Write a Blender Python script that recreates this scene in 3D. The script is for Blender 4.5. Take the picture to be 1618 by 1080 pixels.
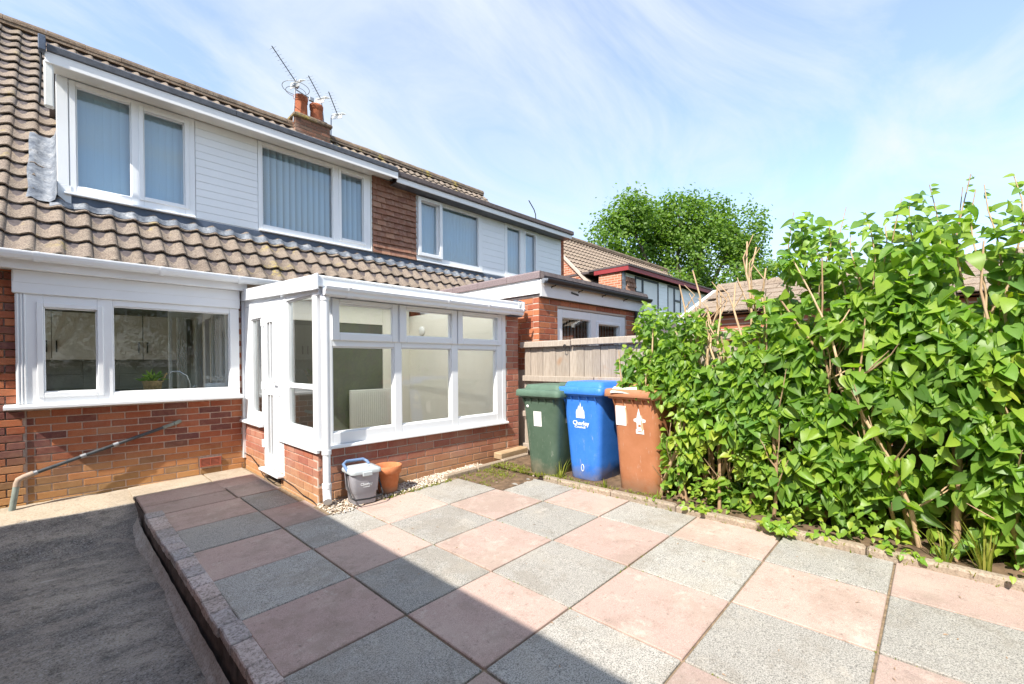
import bpy, bmesh, math, random
from mathutils import Vector, Matrix, noise
random.seed(7)
R = math.radians
for o in list(bpy.data.objects): bpy.data.objects.remove(o)
S = bpy.context.scene
COL = S.collection
# ------------------------------------------------------------------ camera, sky, sun, exposure
cd = bpy.data.cameras.new('camera'); cam = bpy.data.objects.new('camera', cd); COL.objects.link(cam); S.camera = cam
YAW, PIT, ROL, HC = .8029, -.0093, -.0068, 1.3223
fw = Vector((math.sin(YAW)*math.cos(PIT), math.cos(YAW)*math.cos(PIT), math.sin(PIT)))
rr = Vector((math.cos(YAW), -math.sin(YAW), 0)); uu = rr.cross(fw)
r2 = rr*math.cos(ROL)+uu*math.sin(ROL); u2 = -rr*math.sin(ROL)+uu*math.cos(ROL)
cam.matrix_world = Matrix(((r2.x, u2.x, -fw.x, 0), (r2.y, u2.y, -fw.y, 0), (r2.z, u2.z, -fw.z, HC), (0, 0, 0, 1)))
cd.sensor_width = 36; cd.lens = 695.49/1618*36
cd.shift_x = (809-815.68)/1618; cd.shift_y = (579.26-540)/1618
cd.clip_start = .05; cd.clip_end = 2000
S.render.resolution_x = 1024; S.render.resolution_y = 684
SUN = Vector((.88, .25, -1)).normalized()
sd = bpy.data.lights.new('sun', 'SUN'); sun = bpy.data.objects.new('sun', sd); COL.objects.link(sun)
sd.energy = 3.6; sd.angle = R(.55); sd.color = (1, .94, .84)
sun.rotation_euler = SUN.to_track_quat('-Z', 'Y').to_euler(); sun.location = (-20, -6, 25)
W = bpy.data.worlds.new('World'); S.world = W; W.use_nodes = True
wn = W.node_tree.nodes; wl = W.node_tree.links
bg = wn['Background']; bg.inputs[1].default_value = .15
sky = wn.new('ShaderNodeTexSky'); sky.sky_type = 'NISHITA'; sky.sun_disc = False
sky.sun_elevation = math.asin(-SUN.z); sky.sun_rotation = math.atan2(-SUN.x, -SUN.y)
sky.air_density = 1.0; sky.dust_density = .7; sky.ozone_density = 1.6
tc = wn.new('ShaderNodeTexCoord'); sx = wn.new('ShaderNodeSeparateXYZ'); wl.new(tc.outputs['Generated'], sx.inputs[0])
def wmath(op, a, b, clamp=False):
    n = wn.new('ShaderNodeMath'); n.operation = op; n.use_clamp = clamp
    for i, v in enumerate((a, b)):
        if isinstance(v, (int, float)): n.inputs[i].default_value = v
        elif v is not None: wl.new(v, n.inputs[i])
    return n.outputs[0]
zc = wmath('MAXIMUM', sx.outputs[2], .02); zc = wmath('ADD', zc, .12)
cx = wmath('DIVIDE', sx.outputs[0], zc); cy = wmath('DIVIDE', sx.outputs[1], zc)
cb = wn.new('ShaderNodeCombineXYZ'); wl.new(cx, cb.inputs[0]); wl.new(cy, cb.inputs[1])
mp = wn.new('ShaderNodeMapping'); wl.new(cb.outputs[0], mp.inputs[0]); mp.inputs['Rotation'].default_value = (0, 0, R(25)); mp.inputs['Scale'].default_value = (.6, 1.2, 1)
n1 = wn.new('ShaderNodeTexNoise'); wl.new(mp.outputs[0], n1.inputs[0]); n1.inputs['Scale'].default_value = 1.15; n1.inputs['Detail'].default_value = 12; n1.inputs['Roughness'].default_value = .62; n1.inputs['Distortion'].default_value = .9
cr = wn.new('ShaderNodeValToRGB'); wl.new(n1.outputs[0], cr.inputs[0])
cr.color_ramp.elements[0].position = .40; cr.color_ramp.elements[0].color = (.26, .26, .26, 1)
cr.color_ramp.elements[1].position = .64; cr.color_ramp.elements[1].color = (.90, .90, .90, 1)
mx = wn.new('ShaderNodeMix'); mx.data_type = 'RGBA'; wl.new(cr.outputs[0], mx.inputs[0]); wl.new(sky.outputs[0], mx.inputs[6]); mx.inputs[7].default_value = (2.75, 2.85, 2.8, 1)
tn_ = wn.new('ShaderNodeMix'); tn_.data_type = 'RGBA'; tn_.blend_type = 'MULTIPLY'; tn_.inputs[0].default_value = 1; wl.new(mx.outputs[2], tn_.inputs[6]); tn_.inputs[7].default_value = (.91, .955, 1.035, 1); wl.new(tn_.outputs[2], bg.inputs[0])
vs = S.view_settings; vs.view_transform = 'Standard'; vs.look = 'None'; vs.gamma = 1; vs.exposure = 1.28; vs.use_curve_mapping = False
S.render.engine = 'CYCLES'; S.cycles.max_bounces = 8; S.cycles.transparent_max_bounces = 16; S.cycles.caustics_reflective = False; S.cycles.caustics_refractive = False

# ------------------------------------------------------------------ helpers
WL = {}                                   # world location of every object
def link(o, parent, loc):
    COL.objects.link(o); WL[o.name] = Vector(loc)
    if parent is not None: o.parent = parent; o.location = Vector(loc)-WL[parent.name]
    else: o.location = loc
    return o
def tag(o, label=None, cat=None, group=None, kind=None):
    if label: o['label'] = label
    if cat: o['category'] = cat
    if group: o['group'] = group
    if kind: o['kind'] = kind
    return o
def thing(name, label, cat, loc, group=None):
    o = bpy.data.objects.new(name, None); o.empty_display_size = .2
    return tag(link(o, None, loc), label, cat, group)
def inst(name, me, parent, loc, rot=(0, 0, 0), sc=(1, 1, 1), mat4=None):
    o = bpy.data.objects.new(name, me); link(o, parent, loc)
    if mat4 is not None: o.rotation_euler = mat4.to_euler()
    else: o.rotation_euler = rot
    o.scale = sc
    return o
class MB:
    def __init__(s): s.v = []; s.f = []; s.mi = []; s.sm = []; s.rv = []
    def add(s, vs, fs, mi=0, sm=False, rv=0.):
        b = len(s.v); s.v += [tuple(v) for v in vs]
        for f in fs: s.f.append([b+i for i in f]); s.mi.append(mi); s.sm.append(sm); s.rv.append(rv)
        return s
    def box(s, x0, x1, y0, y1, z0, z1, c=0., mi=0):
        if x0 > x1: x0, x1 = x1, x0
        if y0 > y1: y0, y1 = y1, y0
        if z0 > z1: z0, z1 = z1, z0
        c = min(c, (x1-x0)*.45, (y1-y0)*.45, (z1-z0)*.45)
        if c <= 0:
            v = [(x, y, z) for z in (z0, z1) for y in (y0, y1) for x in (x0, x1)]
            return s.add(v, [(0, 2, 3, 1), (4, 5, 7, 6), (0, 1, 5, 4), (2, 6, 7, 3), (0, 4, 6, 2), (1, 3, 7, 5)], mi)
        X = (x0, x1); Y = (y0, y1); Z = (z0, z1); v = []; idx = {}
        for i in (0, 1):
            for j in (0, 1):
                for k in (0, 1):
                    a = c*(1-2*i); b = c*(1-2*j); d = c*(1-2*k)
                    idx[i, j, k, 'x'] = len(v); v.append((X[i], Y[j]+b, Z[k]+d))
                    idx[i, j, k, 'y'] = len(v); v.append((X[i]+a, Y[j], Z[k]+d))
                    idx[i, j, k, 'z'] = len(v); v.append((X[i]+a, Y[j]+b, Z[k]))
        f = []
        for i in (0, 1): f.append([idx[i, j, k, 'x'] for j, k in ((0, 0), (1, 0), (1, 1), (0, 1))])
        for j in (0, 1): f.append([idx[i, j, k, 'y'] for i, k in ((0, 0), (1, 0), (1, 1), (0, 1))])
        for k in (0, 1): f.append([idx[i, j, k, 'z'] for i, j in ((0, 0), (1, 0), (1, 1), (0, 1))])
        for a in (0, 1):
            for b in (0, 1):
                f.append([idx[0, a, b, 'y'], idx[1, a, b, 'y'], idx[1, a, b, 'z'], idx[0, a, b, 'z']])
                f.append([idx[a, 0, b, 'x'], idx[a, 1, b, 'x'], idx[a, 1, b, 'z'], idx[a, 0, b, 'z']])
                f.append([idx[a, b, 0, 'x'], idx[a, b, 1, 'x'], idx[a, b, 1, 'y'], idx[a, b, 0, 'y']])
                for d in (0, 1):
                    f.append([idx[a, b, d, q] for q in 'xyz'])
        return s.add(v, f, mi)
    def tube(s, pts, r, n=8, mi=0, sm=True, cap=True):
        pts = [Vector(p) for p in pts]; rs = r if isinstance(r, (list, tuple)) else [r]*len(pts)
        rings = []; pv = None
        for i, p in enumerate(pts):
            d = (pts[min(i+1, len(pts)-1)]-pts[max(i-1, 0)]).normalized()
            if pv is None: a = d.orthogonal().normalized()
            else: a = (pv-d*pv.dot(d)).normalized()
            pv = a; b = d.cross(a)
            rings.append([p+(a*math.cos(t)+b*math.sin(t))*rs[i] for t in [2*math.pi*k/n for k in range(n)]])
        v = [q for rg in rings for q in rg]; f = []
        for i in range(len(rings)-1):
            for k in range(n): f.append((i*n+k, i*n+(k+1) % n, (i+1)*n+(k+1) % n, (i+1)*n+k))
        s.add(v, f, mi, sm)
        if cap:
            s.add(rings[0], [list(range(n))[::-1]], mi); s.add(rings[-1], [list(range(n))], mi)
        return s
    def lathe(s, prof, c, n=24, mi=0):
        v = []; f = []
        for r, z in prof:
            for k in range(n): v.append((c[0]+r*math.cos(2*math.pi*k/n), c[1]+r*math.sin(2*math.pi*k/n), c[2]+z))
        for i in range(len(prof)-1):
            for k in range(n): f.append((i*n+k, i*n+(k+1) % n, (i+1)*n+(k+1) % n, (i+1)*n+k))
        return s.add(v, f, mi, True)
    def prism(s, poly, axis, a, b, mi=0):
        """poly: 2-D outline in the two other axes (cyclic order), extruded a..b along axis"""
        def P(p, t):
            return {'x': (t, p[0], p[1]), 'y': (p[0], t, p[1]), 'z': (p[0], p[1], t)}[axis]
        n = len(poly); v = [P(p, a) for p in poly]+[P(p, b) for p in poly]
        return s.add(v, [list(range(n))[::-1], list(range(n, 2*n))]+[(i, (i+1) % n, n+(i+1) % n, n+i) for i in range(n)], mi)
    def xf(s, fn): s.v = [tuple(fn(Vector(p))) for p in s.v]; return s
    def mesh(s, name, mats, recalc=True, center=None):
        me = bpy.data.meshes.new(name)
        c = Vector(center) if center is not None else Vector((0, 0, 0))
        me.from_pydata([tuple(Vector(p)-c) for p in s.v], [], s.f)
        for m in (mats if isinstance(mats, (list, tuple)) else [mats]): me.materials.append(m)
        me.polygons.foreach_set('material_index', s.mi); me.polygons.foreach_set('use_smooth', s.sm)
        if any(s.rv):
            at = me.attributes.new('rnd', 'FLOAT', 'FACE'); at.data.foreach_set('value', s.rv)
        if recalc:
            bm = bmesh.new(); bm.from_mesh(me); bmesh.ops.recalc_face_normals(bm, faces=bm.faces); bm.to_mesh(me); bm.free()
        me.update(); return me
    def build(s, name, mats, parent=None, recalc=True, base=False):
        xs = [p[0] for p in s.v]; ys = [p[1] for p in s.v]; zs = [p[2] for p in s.v]
        c = Vector(((min(xs)+max(xs))/2, (min(ys)+max(ys))/2, min(zs) if base else (min(zs)+max(zs))/2))
        o = bpy.data.objects.new(name, s.mesh(name, mats, recalc, c))
        return link(o, parent, c)

# ------------------------------------------------------------------ materials
def NT(name, rough=.8, spec=.3):
    m = bpy.data.materials.new(name); m.use_nodes = True; nt = m.node_tree
    p = nt.nodes['Principled BSDF']; p.inputs['Roughness'].default_value = rough; p.inputs['Specular IOR Level'].default_value = spec
    return m, nt, p
class G:
    """small node-graph helper"""
    def __init__(s, nt): s.nt = nt; s.N = nt.nodes; s.L = nt.links; s.tc = s.N.new('ShaderNodeTexCoord'); s.oi = s.N.new('ShaderNodeObjectInfo'); s.geo = s.N.new('ShaderNodeNewGeometry')
    def noise(s, sc, det=4, rough=.55, co=None, out=0, dist=0, off=True):
        n = s.N.new('ShaderNodeTexNoise'); n.inputs['Scale'].default_value = sc; n.inputs['Detail'].default_value = det; n.inputs['Roughness'].default_value = rough; n.inputs['Distortion'].default_value = dist
        s.L.new(co if co is not None else s.geo.outputs['Position'], n.inputs[0]); return n.outputs[out]
    def vor(s, sc, co=None, out='Distance', feat='F1'):
        n = s.N.new('ShaderNodeTexVoronoi'); n.feature = feat; n.inputs['Scale'].default_value = sc
        s.L.new(co if co is not None else s.geo.outputs['Position'], n.inputs[0]); return n.outputs[out]
    def scaled(s, v):
        n = s.N.new('ShaderNodeMapping'); n.inputs['Scale'].default_value = v; s.L.new(s.geo.outputs['Position'], n.inputs[0]); return n.outputs[0]
    def ramp(s, fac, stops):
        n = s.N.new('ShaderNodeValToRGB'); s.L.new(fac, n.inputs[0]); e = n.color_ramp.elements
        while len(e) < len(stops): e.new(.5)
        for i, (p, c) in enumerate(stops):
            e[i].position = p; e[i].color = (c, c, c, 1) if isinstance(c, (int, float)) else (*c, 1)
        return n.outputs[0]
    def mix(s, fac, a, b, mode='MIX'):
        n = s.N.new('ShaderNodeMix'); n.data_type = 'RGBA'; n.blend_type = mode
        for k, v in ((0, fac), (6, a), (7, b)):
            if isinstance(v, (int, float)): n.inputs[k].default_value = v if k == 0 else (v, v, v, 1)
            elif isinstance(v, tuple): n.inputs[k].default_value = (*v, 1)
            else: s.L.new(v, n.inputs[k])
        return n.outputs[2]
    def math(s, op, a, b=0., clamp=False):
        n = s.N.new('ShaderNodeMath'); n.operation = op; n.use_clamp = clamp
        for i, v in enumerate((a, b)):
            if isinstance(v, (int, float)): n.inputs[i].default_value = v
            else: s.L.new(v, n.inputs[i])
        return n.outputs[0]
    def z(s):
        n = s.N.new('ShaderNodeSeparateXYZ'); s.L.new(s.geo.outputs['Position'], n.inputs[0]); return n.outputs
    def bump(s, p, h, st=.3, d=.01):
        n = s.N.new('ShaderNodeBump'); n.inputs['Strength'].default_value = st; n.inputs['Distance'].default_value = d
        s.L.new(h, n.inputs['Height']); s.L.new(n.outputs[0], p.inputs['Normal'])
    def col(s, p, c): s.L.new(c, p.inputs['Base Color'])
def scuffed(name, c, rough=.5, lo=.35):
    m, nt, p = NT(name, rough, .35); g = G(nt); n = g.noise(5, 6, .7); c1 = g.mix(g.ramp(n, [(.35, 0), (.75, .35)]), c, tuple(min(1, x*1.5+.06) for x in c))
    sn = g.noise(28, 4, .7, co=g.scaled((1, 1, .25))); c1 = g.mix(g.ramp(sn, [(.62, 0), (.70, .3)]), c1, (.55, .52, .47))
    z = g.z()[2]; f = g.math('MULTIPLY', g.ramp(g.math('ADD', z, g.math('MULTIPLY', g.noise(7, 5, .7), .5)), [(.30, .8), (lo+.18, 0)]), .7); c1 = g.mix(f, c1, (.36, .29, .21))
    g.col(p, c1); g.bump(p, g.noise(420, 3), .22, .004); return m
def plain(name, c, rough=.6, var=.08, sc=6, bump=0., bsc=80, spec=.3, metal=0):
    m, nt, p = NT(name, rough, spec); g = G(nt); p.inputs['Metallic'].default_value = metal
    n = g.noise(sc, 5); f = g.ramp(n, [(.3, 1-var), (.7, 1+var*.4)])
    g.col(p, g.mix(1., c, f, 'MULTIPLY'))
    if bump: g.bump(p, g.noise(bsc, 3), bump, .004)
    return m
def brickmat(name, cols, stain=None, pale=.25):
    m, nt, p = NT(name, .9, .15); g = G(nt)
    base = g.ramp(g.oi.outputs['Random'], cols); base.node.color_ramp.interpolation = 'CONSTANT'
    n = g.noise(22, 6, .7); c = g.mix(g.ramp(n, [(.42, 0), (.75, .6)]), base, g.mix(.5, base, (.55, .30, .18)))
    n2 = g.noise(140, 3, .6); c = g.mix(g.ramp(n2, [(.3, .55), (.6, 0)]), c, g.mix(.6, c, (.05, .025, .02)))
    big = g.noise(3.2, 4, .6); c = g.mix(g.ramp(big, [(.5, 0), (.75, pale)]), c, (.55, .42, .34))
    if stain:
        z = g.z()[2]; zz = g.math('ADD', z, g.math('MULTIPLY', g.noise(4, 3), .28))
        f = g.ramp(zz, [(stain[0], .8), (stain[1], 0.)])
        c = g.mix(f, c, g.mix(.6, c, (.52, .36, .13)))
    g.col(p, c); g.bump(p, g.noise(190, 5, .7), .55, .004)
    return m
M = {}
M['brick_house'] = brickmat('brick_house', [(0, (.40, .12, .06)), (.13, (.20, .07, .055)), (.26, (.31, .09, .05)), (.36, (.47, .16, .075)), (.47, (.17, .065, .06)), (.56, (.36, .11, .055)), (.72, (.19, .07, .06)), (.80, (.44, .19, .10)), (.87, (.24, .08, .055)), (.95, (.50, .17, .08))], stain=(.10, .62), pale=.12)
M['brick_cons'] = brickmat('brick_cons', [(0, (.42, .17, .115)), (.2, (.38, .14, .10)), (.4, (.45, .20, .14)), (.6, (.36, .13, .095)), (.8, (.43, .18, .12)), (.93, (.40, .13, .08))], stain=(.1, .5), pale=.3)
M['brick_ext'] = brickmat('brick_ext', [(0, (.45, .15, .07)), (.25, (.38, .11, .06)), (.45, (.50, .18, .085)), (.65, (.33, .10, .055)), (.85, (.47, .17, .08))], pale=.1)
def mortar(name, c):
    m, nt, p = NT(name, .95, .1); g = G(nt); n = g.noise(60, 4)
    g.col(p, g.mix(g.ramp(n, [(.3, .0), (.7, 1.)]), tuple(x*.72 for x in c), c)); g.bump(p, n, .5, .004); return m
M['mortar'] = mortar('mortar', (.66, .52, .43))
M['mortar_pale'] = mortar('mortar_pale', (.60, .50, .42))
M['upvc'] = plain('white_upvc', (.80, .82, .84), .32, .04, 2, spec=.45)
M['upvc_old'] = plain('old_white_upvc', (.74, .74, .70), .4, .12, 3, spec=.4)
M['paint_white'] = plain('white_painted_board', (.80, .80, .80), .55, .06, 3)
M['lead'] = None
def leadm():
    m, nt, p = NT('lead', .42, .5); g = G(nt); n = g.noise(9, 6, .65); n2 = g.noise(40, 4)
    c = g.ramp(n, [(.35, (.08, .095, .125)), (.5, (.16, .18, .21)), (.68, (.30, .31, .33))]); c = g.mix(g.ramp(g.noise(45, 6, .75), [(.5, 0), (.62, .6)]), c, (.055, .06, .07)); g.col(p, c)
    p.inputs['Metallic'].default_value = .05; p.inputs['Roughness'].default_value = .62; g.bump(p, n2, .6, .01); return m
M['lead'] = leadm()
M['lead_dark'] = plain('dark_lead', (.085, .11, .16), .5, .35, 7, bump=.4, bsc=30, spec=.4)
def tilem(name, cs, lich=.5):
    m, nt, p = NT(name, .92, .12); g = G(nt)
    base = g.ramp(g.oi.outputs['Random'], [(0, cs[0]), (.5, cs[1]), (1, cs[2])])
    n = g.noise(7, 6, .65); c = g.mix(g.ramp(n, [(.4, 0), (.7, .75)]), base, cs[3])
    n2 = g.noise(75, 6, .8); c = g.mix(g.ramp(n2, [(.36, .95), (.52, 0)]), c, (.09, .08, .072)); c = g.mix(g.ramp(n2, [(.54, 0), (.66, .6)]), c, (.52, .46, .38))
    n3 = g.noise(2.3, 5, .6); n4 = g.noise(26, 5, .7)
    f = g.math('MULTIPLY', g.ramp(n3, [(.60, 0), (.68, 1)]), g.ramp(n4, [(.45, 0), (.55, lich)]))
    c = g.mix(f, c, (.42, .33, .08))
    n5 = g.noise(17, 3, .5); c = g.mix(g.ramp(n5, [(.68, 0), (.74, .85)]), c, (.09, .06, .04))
    g.col(p, c); g.bump(p, g.noise(170, 5, .7), .7, .006); return m
M['tile'] = tilem('concrete_tile', [(.16, .125, .10), (.25, .195, .155), (.20, .16, .135), (.31, .255, .20)])
M['ridge'] = tilem('mossy_ridge', [(.11, .08, .06), (.19, .12, .075), (.10, .08, .065), (.30, .24, .18)], .9)
M['tile_far'] = tilem('far_concrete_tile', [(.27, .20, .15), (.31, .24, .18), (.24, .18, .14), (.36, .29, .22)], .2)
M['hung'] = None
def hung():
    m, nt, p = NT('clay_hung_tile', .85, .2); g = G(nt)
    c = g.ramp(g.oi.outputs['Random'], [(0, (.19, .09, .06)), (.3, (.27, .13, .085)), (.55, (.22, .105, .075)), (.8, (.35, .19, .125)), (1, (.28, .135, .09))])
    n = g.noise(14, 5, .65); c = g.mix(g.ramp(n, [(.45, 0), (.75, .6)]), c, (.38, .27, .21)); g.col(p, c); g.bump(p, g.noise(120, 4), .4, .004); return m
M['hung'] = hung()
M['felt'] = plain('grey_felt', (.12, .10, .10), .95, .35, 20, bump=.8, bsc=200)
M['felt_pink'] = plain('mauve_felt_edge', (.24, .19, .195), .95, .3, 60, bump=.8, bsc=240)
M['trim_dark'] = plain('dark_roof_trim', (.10, .105, .12), .45, .4, 12, spec=.4)
M['black_plastic'] = plain('black_plastic', (.018, .018, .02), .4, .1, 5, spec=.4)
M['red_paint'] = plain('dark_red_paint', (.30, .045, .05), .5, .15, 4)
M['grey_frame'] = plain('dark_grey_frame', (.025, .032, .04), .4, .1, 4)
def glass(name, k=1.6, tint=(.93, .97, .96)):
    m = bpy.data.materials.new(name); m.use_nodes = True; nt = m.node_tree; nt.nodes.clear()
    o = nt.nodes.new('ShaderNodeOutputMaterial'); mi = nt.nodes.new('ShaderNodeMixShader'); t = nt.nodes.new('ShaderNodeBsdfTransparent'); gl = nt.nodes.new('ShaderNodeBsdfGlossy')
    fr = nt.nodes.new('ShaderNodeFresnel'); fr.inputs[0].default_value = 1.5; ma = nt.nodes.new('ShaderNodeMath'); ma.operation = 'MULTIPLY'; ma.use_clamp = True; ma.inputs[1].default_value = k
    gl.inputs['Roughness'].default_value = .0; t.inputs[0].default_value = (*tint, 1)
    ge = nt.nodes.new('ShaderNodeNewGeometry'); sb_ = nt.nodes.new('ShaderNodeMath'); sb_.operation = 'SUBTRACT'; sb_.inputs[0].default_value = 1; nt.links.new(ge.outputs['Backfacing'], sb_.inputs[1]); m2 = nt.nodes.new('ShaderNodeMath'); m2.operation = 'MULTIPLY'; nt.links.new(ma.outputs[0], m2.inputs[0]); nt.links.new(sb_.outputs[0], m2.inputs[1]); nt.links.new(fr.outputs[0], ma.inputs[0]); nt.links.new(m2.outputs[0], mi.inputs[0]); nt.links.new(t.outputs[0], mi.inputs[1]); nt.links.new(gl.outputs[0], mi.inputs[2]); nt.links.new(mi.outputs[0], o.inputs[0])
    return m
M['glass'] = glass('window_glass', 1.5, (.95, .975, .97))
M['glass_up'] = glass('upper_window_glass', 4.5, (.85, .95, 1.))
M['glass_dark'] = glass('shaded_window_glass', 3.5, (.9, .94, .94))
def polycarb():
    m = bpy.data.materials.new('polycarbonate_roof'); m.use_nodes = True; nt = m.node_tree; nt.nodes.clear()
    o = nt.nodes.new('ShaderNodeOutputMaterial'); mi = nt.nodes.new('ShaderNodeMixShader'); t = nt.nodes.new('ShaderNodeBsdfTransparent'); d = nt.nodes.new('ShaderNodeBsdfTranslucent')
    mi.inputs[0].default_value = .75; t.inputs[0].default_value = (.9, .9, .9, 1); d.inputs[0].default_value = (.9, .9, .88, 1)
    nt.links.new(t.outputs[0], mi.inputs[1]); nt.links.new(d.outputs[0], mi.inputs[2]); nt.links.new(mi.outputs[0], o.inputs[0]); return m
M['poly'] = polycarb()
def cloth(name, c, tr=.4):
    m = bpy.data.materials.new(name); m.use_nodes = True; nt = m.node_tree; nt.nodes.clear()
    o = nt.nodes.new('ShaderNodeOutputMaterial'); mi = nt.nodes.new('ShaderNodeMixShader'); t = nt.nodes.new('ShaderNodeBsdfDiffuse'); d = nt.nodes.new('ShaderNodeBsdfTranslucent')
    mi.inputs[0].default_value = tr; t.inputs[0].default_value = (*c, 1); d.inputs[0].default_value = (*c, 1)
    nt.links.new(t.outputs[0], mi.inputs[1]); nt.links.new(d.outputs[0], mi.inputs[2]); nt.links.new(mi.outputs[0], o.inputs[0]); return m
M['blind'] = cloth('blind_fabric', (.88, .90, .92), .3)
M['net'] = cloth('net_curtain', (.88, .88, .86), .5)
M['cream'] = plain('cream_plaster', (.80, .77, .68), .8, .04, 2)
M['white_int'] = plain('white_interior', (.8, .79, .75), .8, .04, 2)
M['dark_int'] = plain('dim_interior', (.13, .13, .11), .9, .2, 2)  # dark colour standing in for the shade of rooms and recesses
M['cupboard'] = plain('grey_cupboard', (.72, .72, .68), .5, .06, 3)
M['wtile'] = plain('grey_wall_tile', (.50, .50, .46), .35, .15, 5)
M['steel'] = plain('brushed_steel', (.55, .55, .56), .3, .1, 20, metal=.9)
M['floor_int'] = plain('timber_floor', (.30, .20, .12), .5, .2, 8)
def slabm(name, cs, speck, sc=230, a=.8):
    m, nt, p = NT(name, .92, .12); g = G(nt)
    v = g.noise(sc, 3, .8); v2 = g.vor(sc*1.1)
    c = g.mix(g.oi.outputs['Random'], cs[0], cs[1])
    c = g.mix(g.ramp(v, [(.38, a), (.52, 0)]), c, speck[0]); c = g.mix(g.ramp(v, [(.56, 0), (.68, a*.8)]), c, speck[1])
    bigs = g.noise(2.6, 5, .6); c = g.mix(g.ramp(bigs, [(.52, 0), (.72, .35)]), c, speck[2])
    st = g.noise(9, 6, .7); c = g.mix(g.ramp(st, [(.60, 0), (.72, .35)]), c, (.12, .10, .085))
    ms = g.noise(1.9, 8, .78); c = g.mix(g.ramp(ms, [(.49, 0), (.57, .5), (.75, .65)]), c, g.mix(.55, c, (.20, .165, .12)))
    fn = g.noise(34, 6, .8); c = g.mix(g.ramp(fn, [(.58, 0), (.66, .6)]), c, (.13, .11, .09)); wv = g.noise(5, 8, .8); c = g.mix(g.ramp(wv, [(.57, 0), (.66, .4)]), c, (.62, .56, .48))
    tn = g.math('MULTIPLY', g.math('FRACT', g.math('MULTIPLY', g.oi.outputs['Random'], 7.31)), .28); c = g.mix(tn, c, (.17, .15, .135))
    g.col(p, c); g.bump(p, v, .5, .003); return m
M['slab_grey'] = slabm('grey_aggregate_slab', [(.40, .385, .35), (.48, .455, .41)], [(.05, .055, .058), (.68, .65, .60), (.50, .44, .35)], 165, .8)
M['slab_pink'] = slabm('pink_slab', [(.45, .325, .28), (.53, .395, .335)], [(.25, .18, .165), (.66, .56, .50), (.60, .50, .42)], 220, .6)
M['coping'] = slabm('rough_coping_stone', [(.66, .53, .48), (.40, .38, .38)], [(.12, .10, .08), (.72, .64, .57), (.50, .41, .34)], 60, .7)
M['kerb'] = slabm('concrete_edging', [(.40, .31, .23), (.34, .28, .22)], [(.14, .10, .07), (.52, .43, .34), (.28, .22, .13)], 70, .6)
M['joint'] = plain('sandy_joint', (.27, .20, .13), .95, .5, 40, bump=.6, bsc=150)
def drive():
    m, nt, p = NT('worn_asphalt_drive', .9, .15); g = G(nt)
    v = g.noise(85, 5, .85); b = g.noise(1.3, 7, .72, co=g.scaled((.8, 1.7, 1)))
    c = g.mix(g.ramp(b, [(.35, 0), (.68, 1)]), (.13, .125, .12), (.45, .40, .33))
    c = g.mix(g.ramp(v, [(.38, .9), (.47, 0)]), c, (.03, .03, .032)); c = g.mix(g.ramp(v, [(.53, 0), (.62, .9)]), c, (.42, .41, .40)); q5 = g.noise(11, 6, .75); c = g.mix(g.ramp(q5, [(.52, 0), (.66, .6)]), c, (.05, .048, .046)); q6 = g.vor(26); c = g.mix(g.ramp(q6, [(.05, .7), (.12, 0)]), c, (.55, .52, .48)); q7 = g.noise(2.2, 8, .8, co=g.scaled((1, 2.2, 1))); c = g.mix(g.ramp(q7, [(.56, 0), (.60, .45)]), c, (.42, .37, .31))
    s = g.noise(3.3, 3, .5, co=g.scaled((1.1, 2.3, 1))); c = g.mix(g.ramp(s, [(.70, 0), (.725, .7)]), c, (.45, .42, .38))
    g.col(p, c); g.bump(p, v, .8, .006); return m
M['drive'] = drive()
M['fillet'] = slabm('cement_fillet', [(.46, .38, .29), (.50, .42, .32)], [(.24, .18, .12), (.60, .52, .42), (.36, .30, .2)], 60, .5)
M['fillet_grey'] = slabm('grey_cement_fillet', [(.42, .40, .37), (.46, .43, .40)], [(.14, .13, .12), (.58, .55, .50), (.24, .21, .18)], 60, .6)
M['step_face'] = plain('dark_step_face', (.10, .078, .068), .95, .6, 14, bump=1., bsc=60)
M['soil'] = plain('dry_soil', (.16, .105, .065), .98, .5, 14, bump=1., bsc=60)
M['grass_ground'] = plain('rough_grass_ground', (.06, .09, .03), .98, .5, 3, bump=1., bsc=30)
def wood(name, a, b, sc=(14, 14, 1.2)):
    m, nt, p = NT(name, .88, .15); g = G(nt)
    n = g.N.new('ShaderNodeTexNoise'); mpn = g.N.new('ShaderNodeMapping'); mpn.inputs['Scale'].default_value = sc
    ad = g.N.new('ShaderNodeVectorMath'); ad.operation = 'ADD'; g.L.new(g.geo.outputs['Position'], ad.inputs[0]); g.L.new(g.oi.outputs['Random'], ad.inputs[1])
    g.L.new(ad.outputs[0], mpn.inputs[0]); g.L.new(mpn.outputs[0], n.inputs[0]); n.inputs['Scale'].default_value = 6; n.inputs['Detail'].default_value = 6; n.inputs['Roughness'].default_value = .65
    c = g.mix(g.ramp(n.outputs[0], [(.3, 0), (.7, 1)]), a, b); c = g.mix(g.math('MULTIPLY', g.oi.outputs['Random'], .45), c, tuple(x*.62 for x in a))
    v = g.noise(3.1, 2, .5); c = g.mix(g.ramp(v, [(.66, 0), (.74, .6)]), c, (.30, .17, .09))
    g.col(p, c); g.bump(p, n.outputs[0], .5, .006); return m
M['fence'] = wood('weathered_fence', (.30, .25, .205), (.50, .435, .37))
M['timber'] = wood('old_timber', (.40, .27, .15), (.54, .42, .28), (2, 2, 10))
M['bark'] = wood('bark', (.30, .18, .10), (.46, .32, .21), (8, 8, 2))
M['twig'] = wood('pale_twig', (.44, .29, .17), (.62, .46, .30), (8, 8, 2))
M['bark_tree'] = wood('tree_bark', (.09, .07, .05), (.17, .14, .11), (4, 4, 1))
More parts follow.
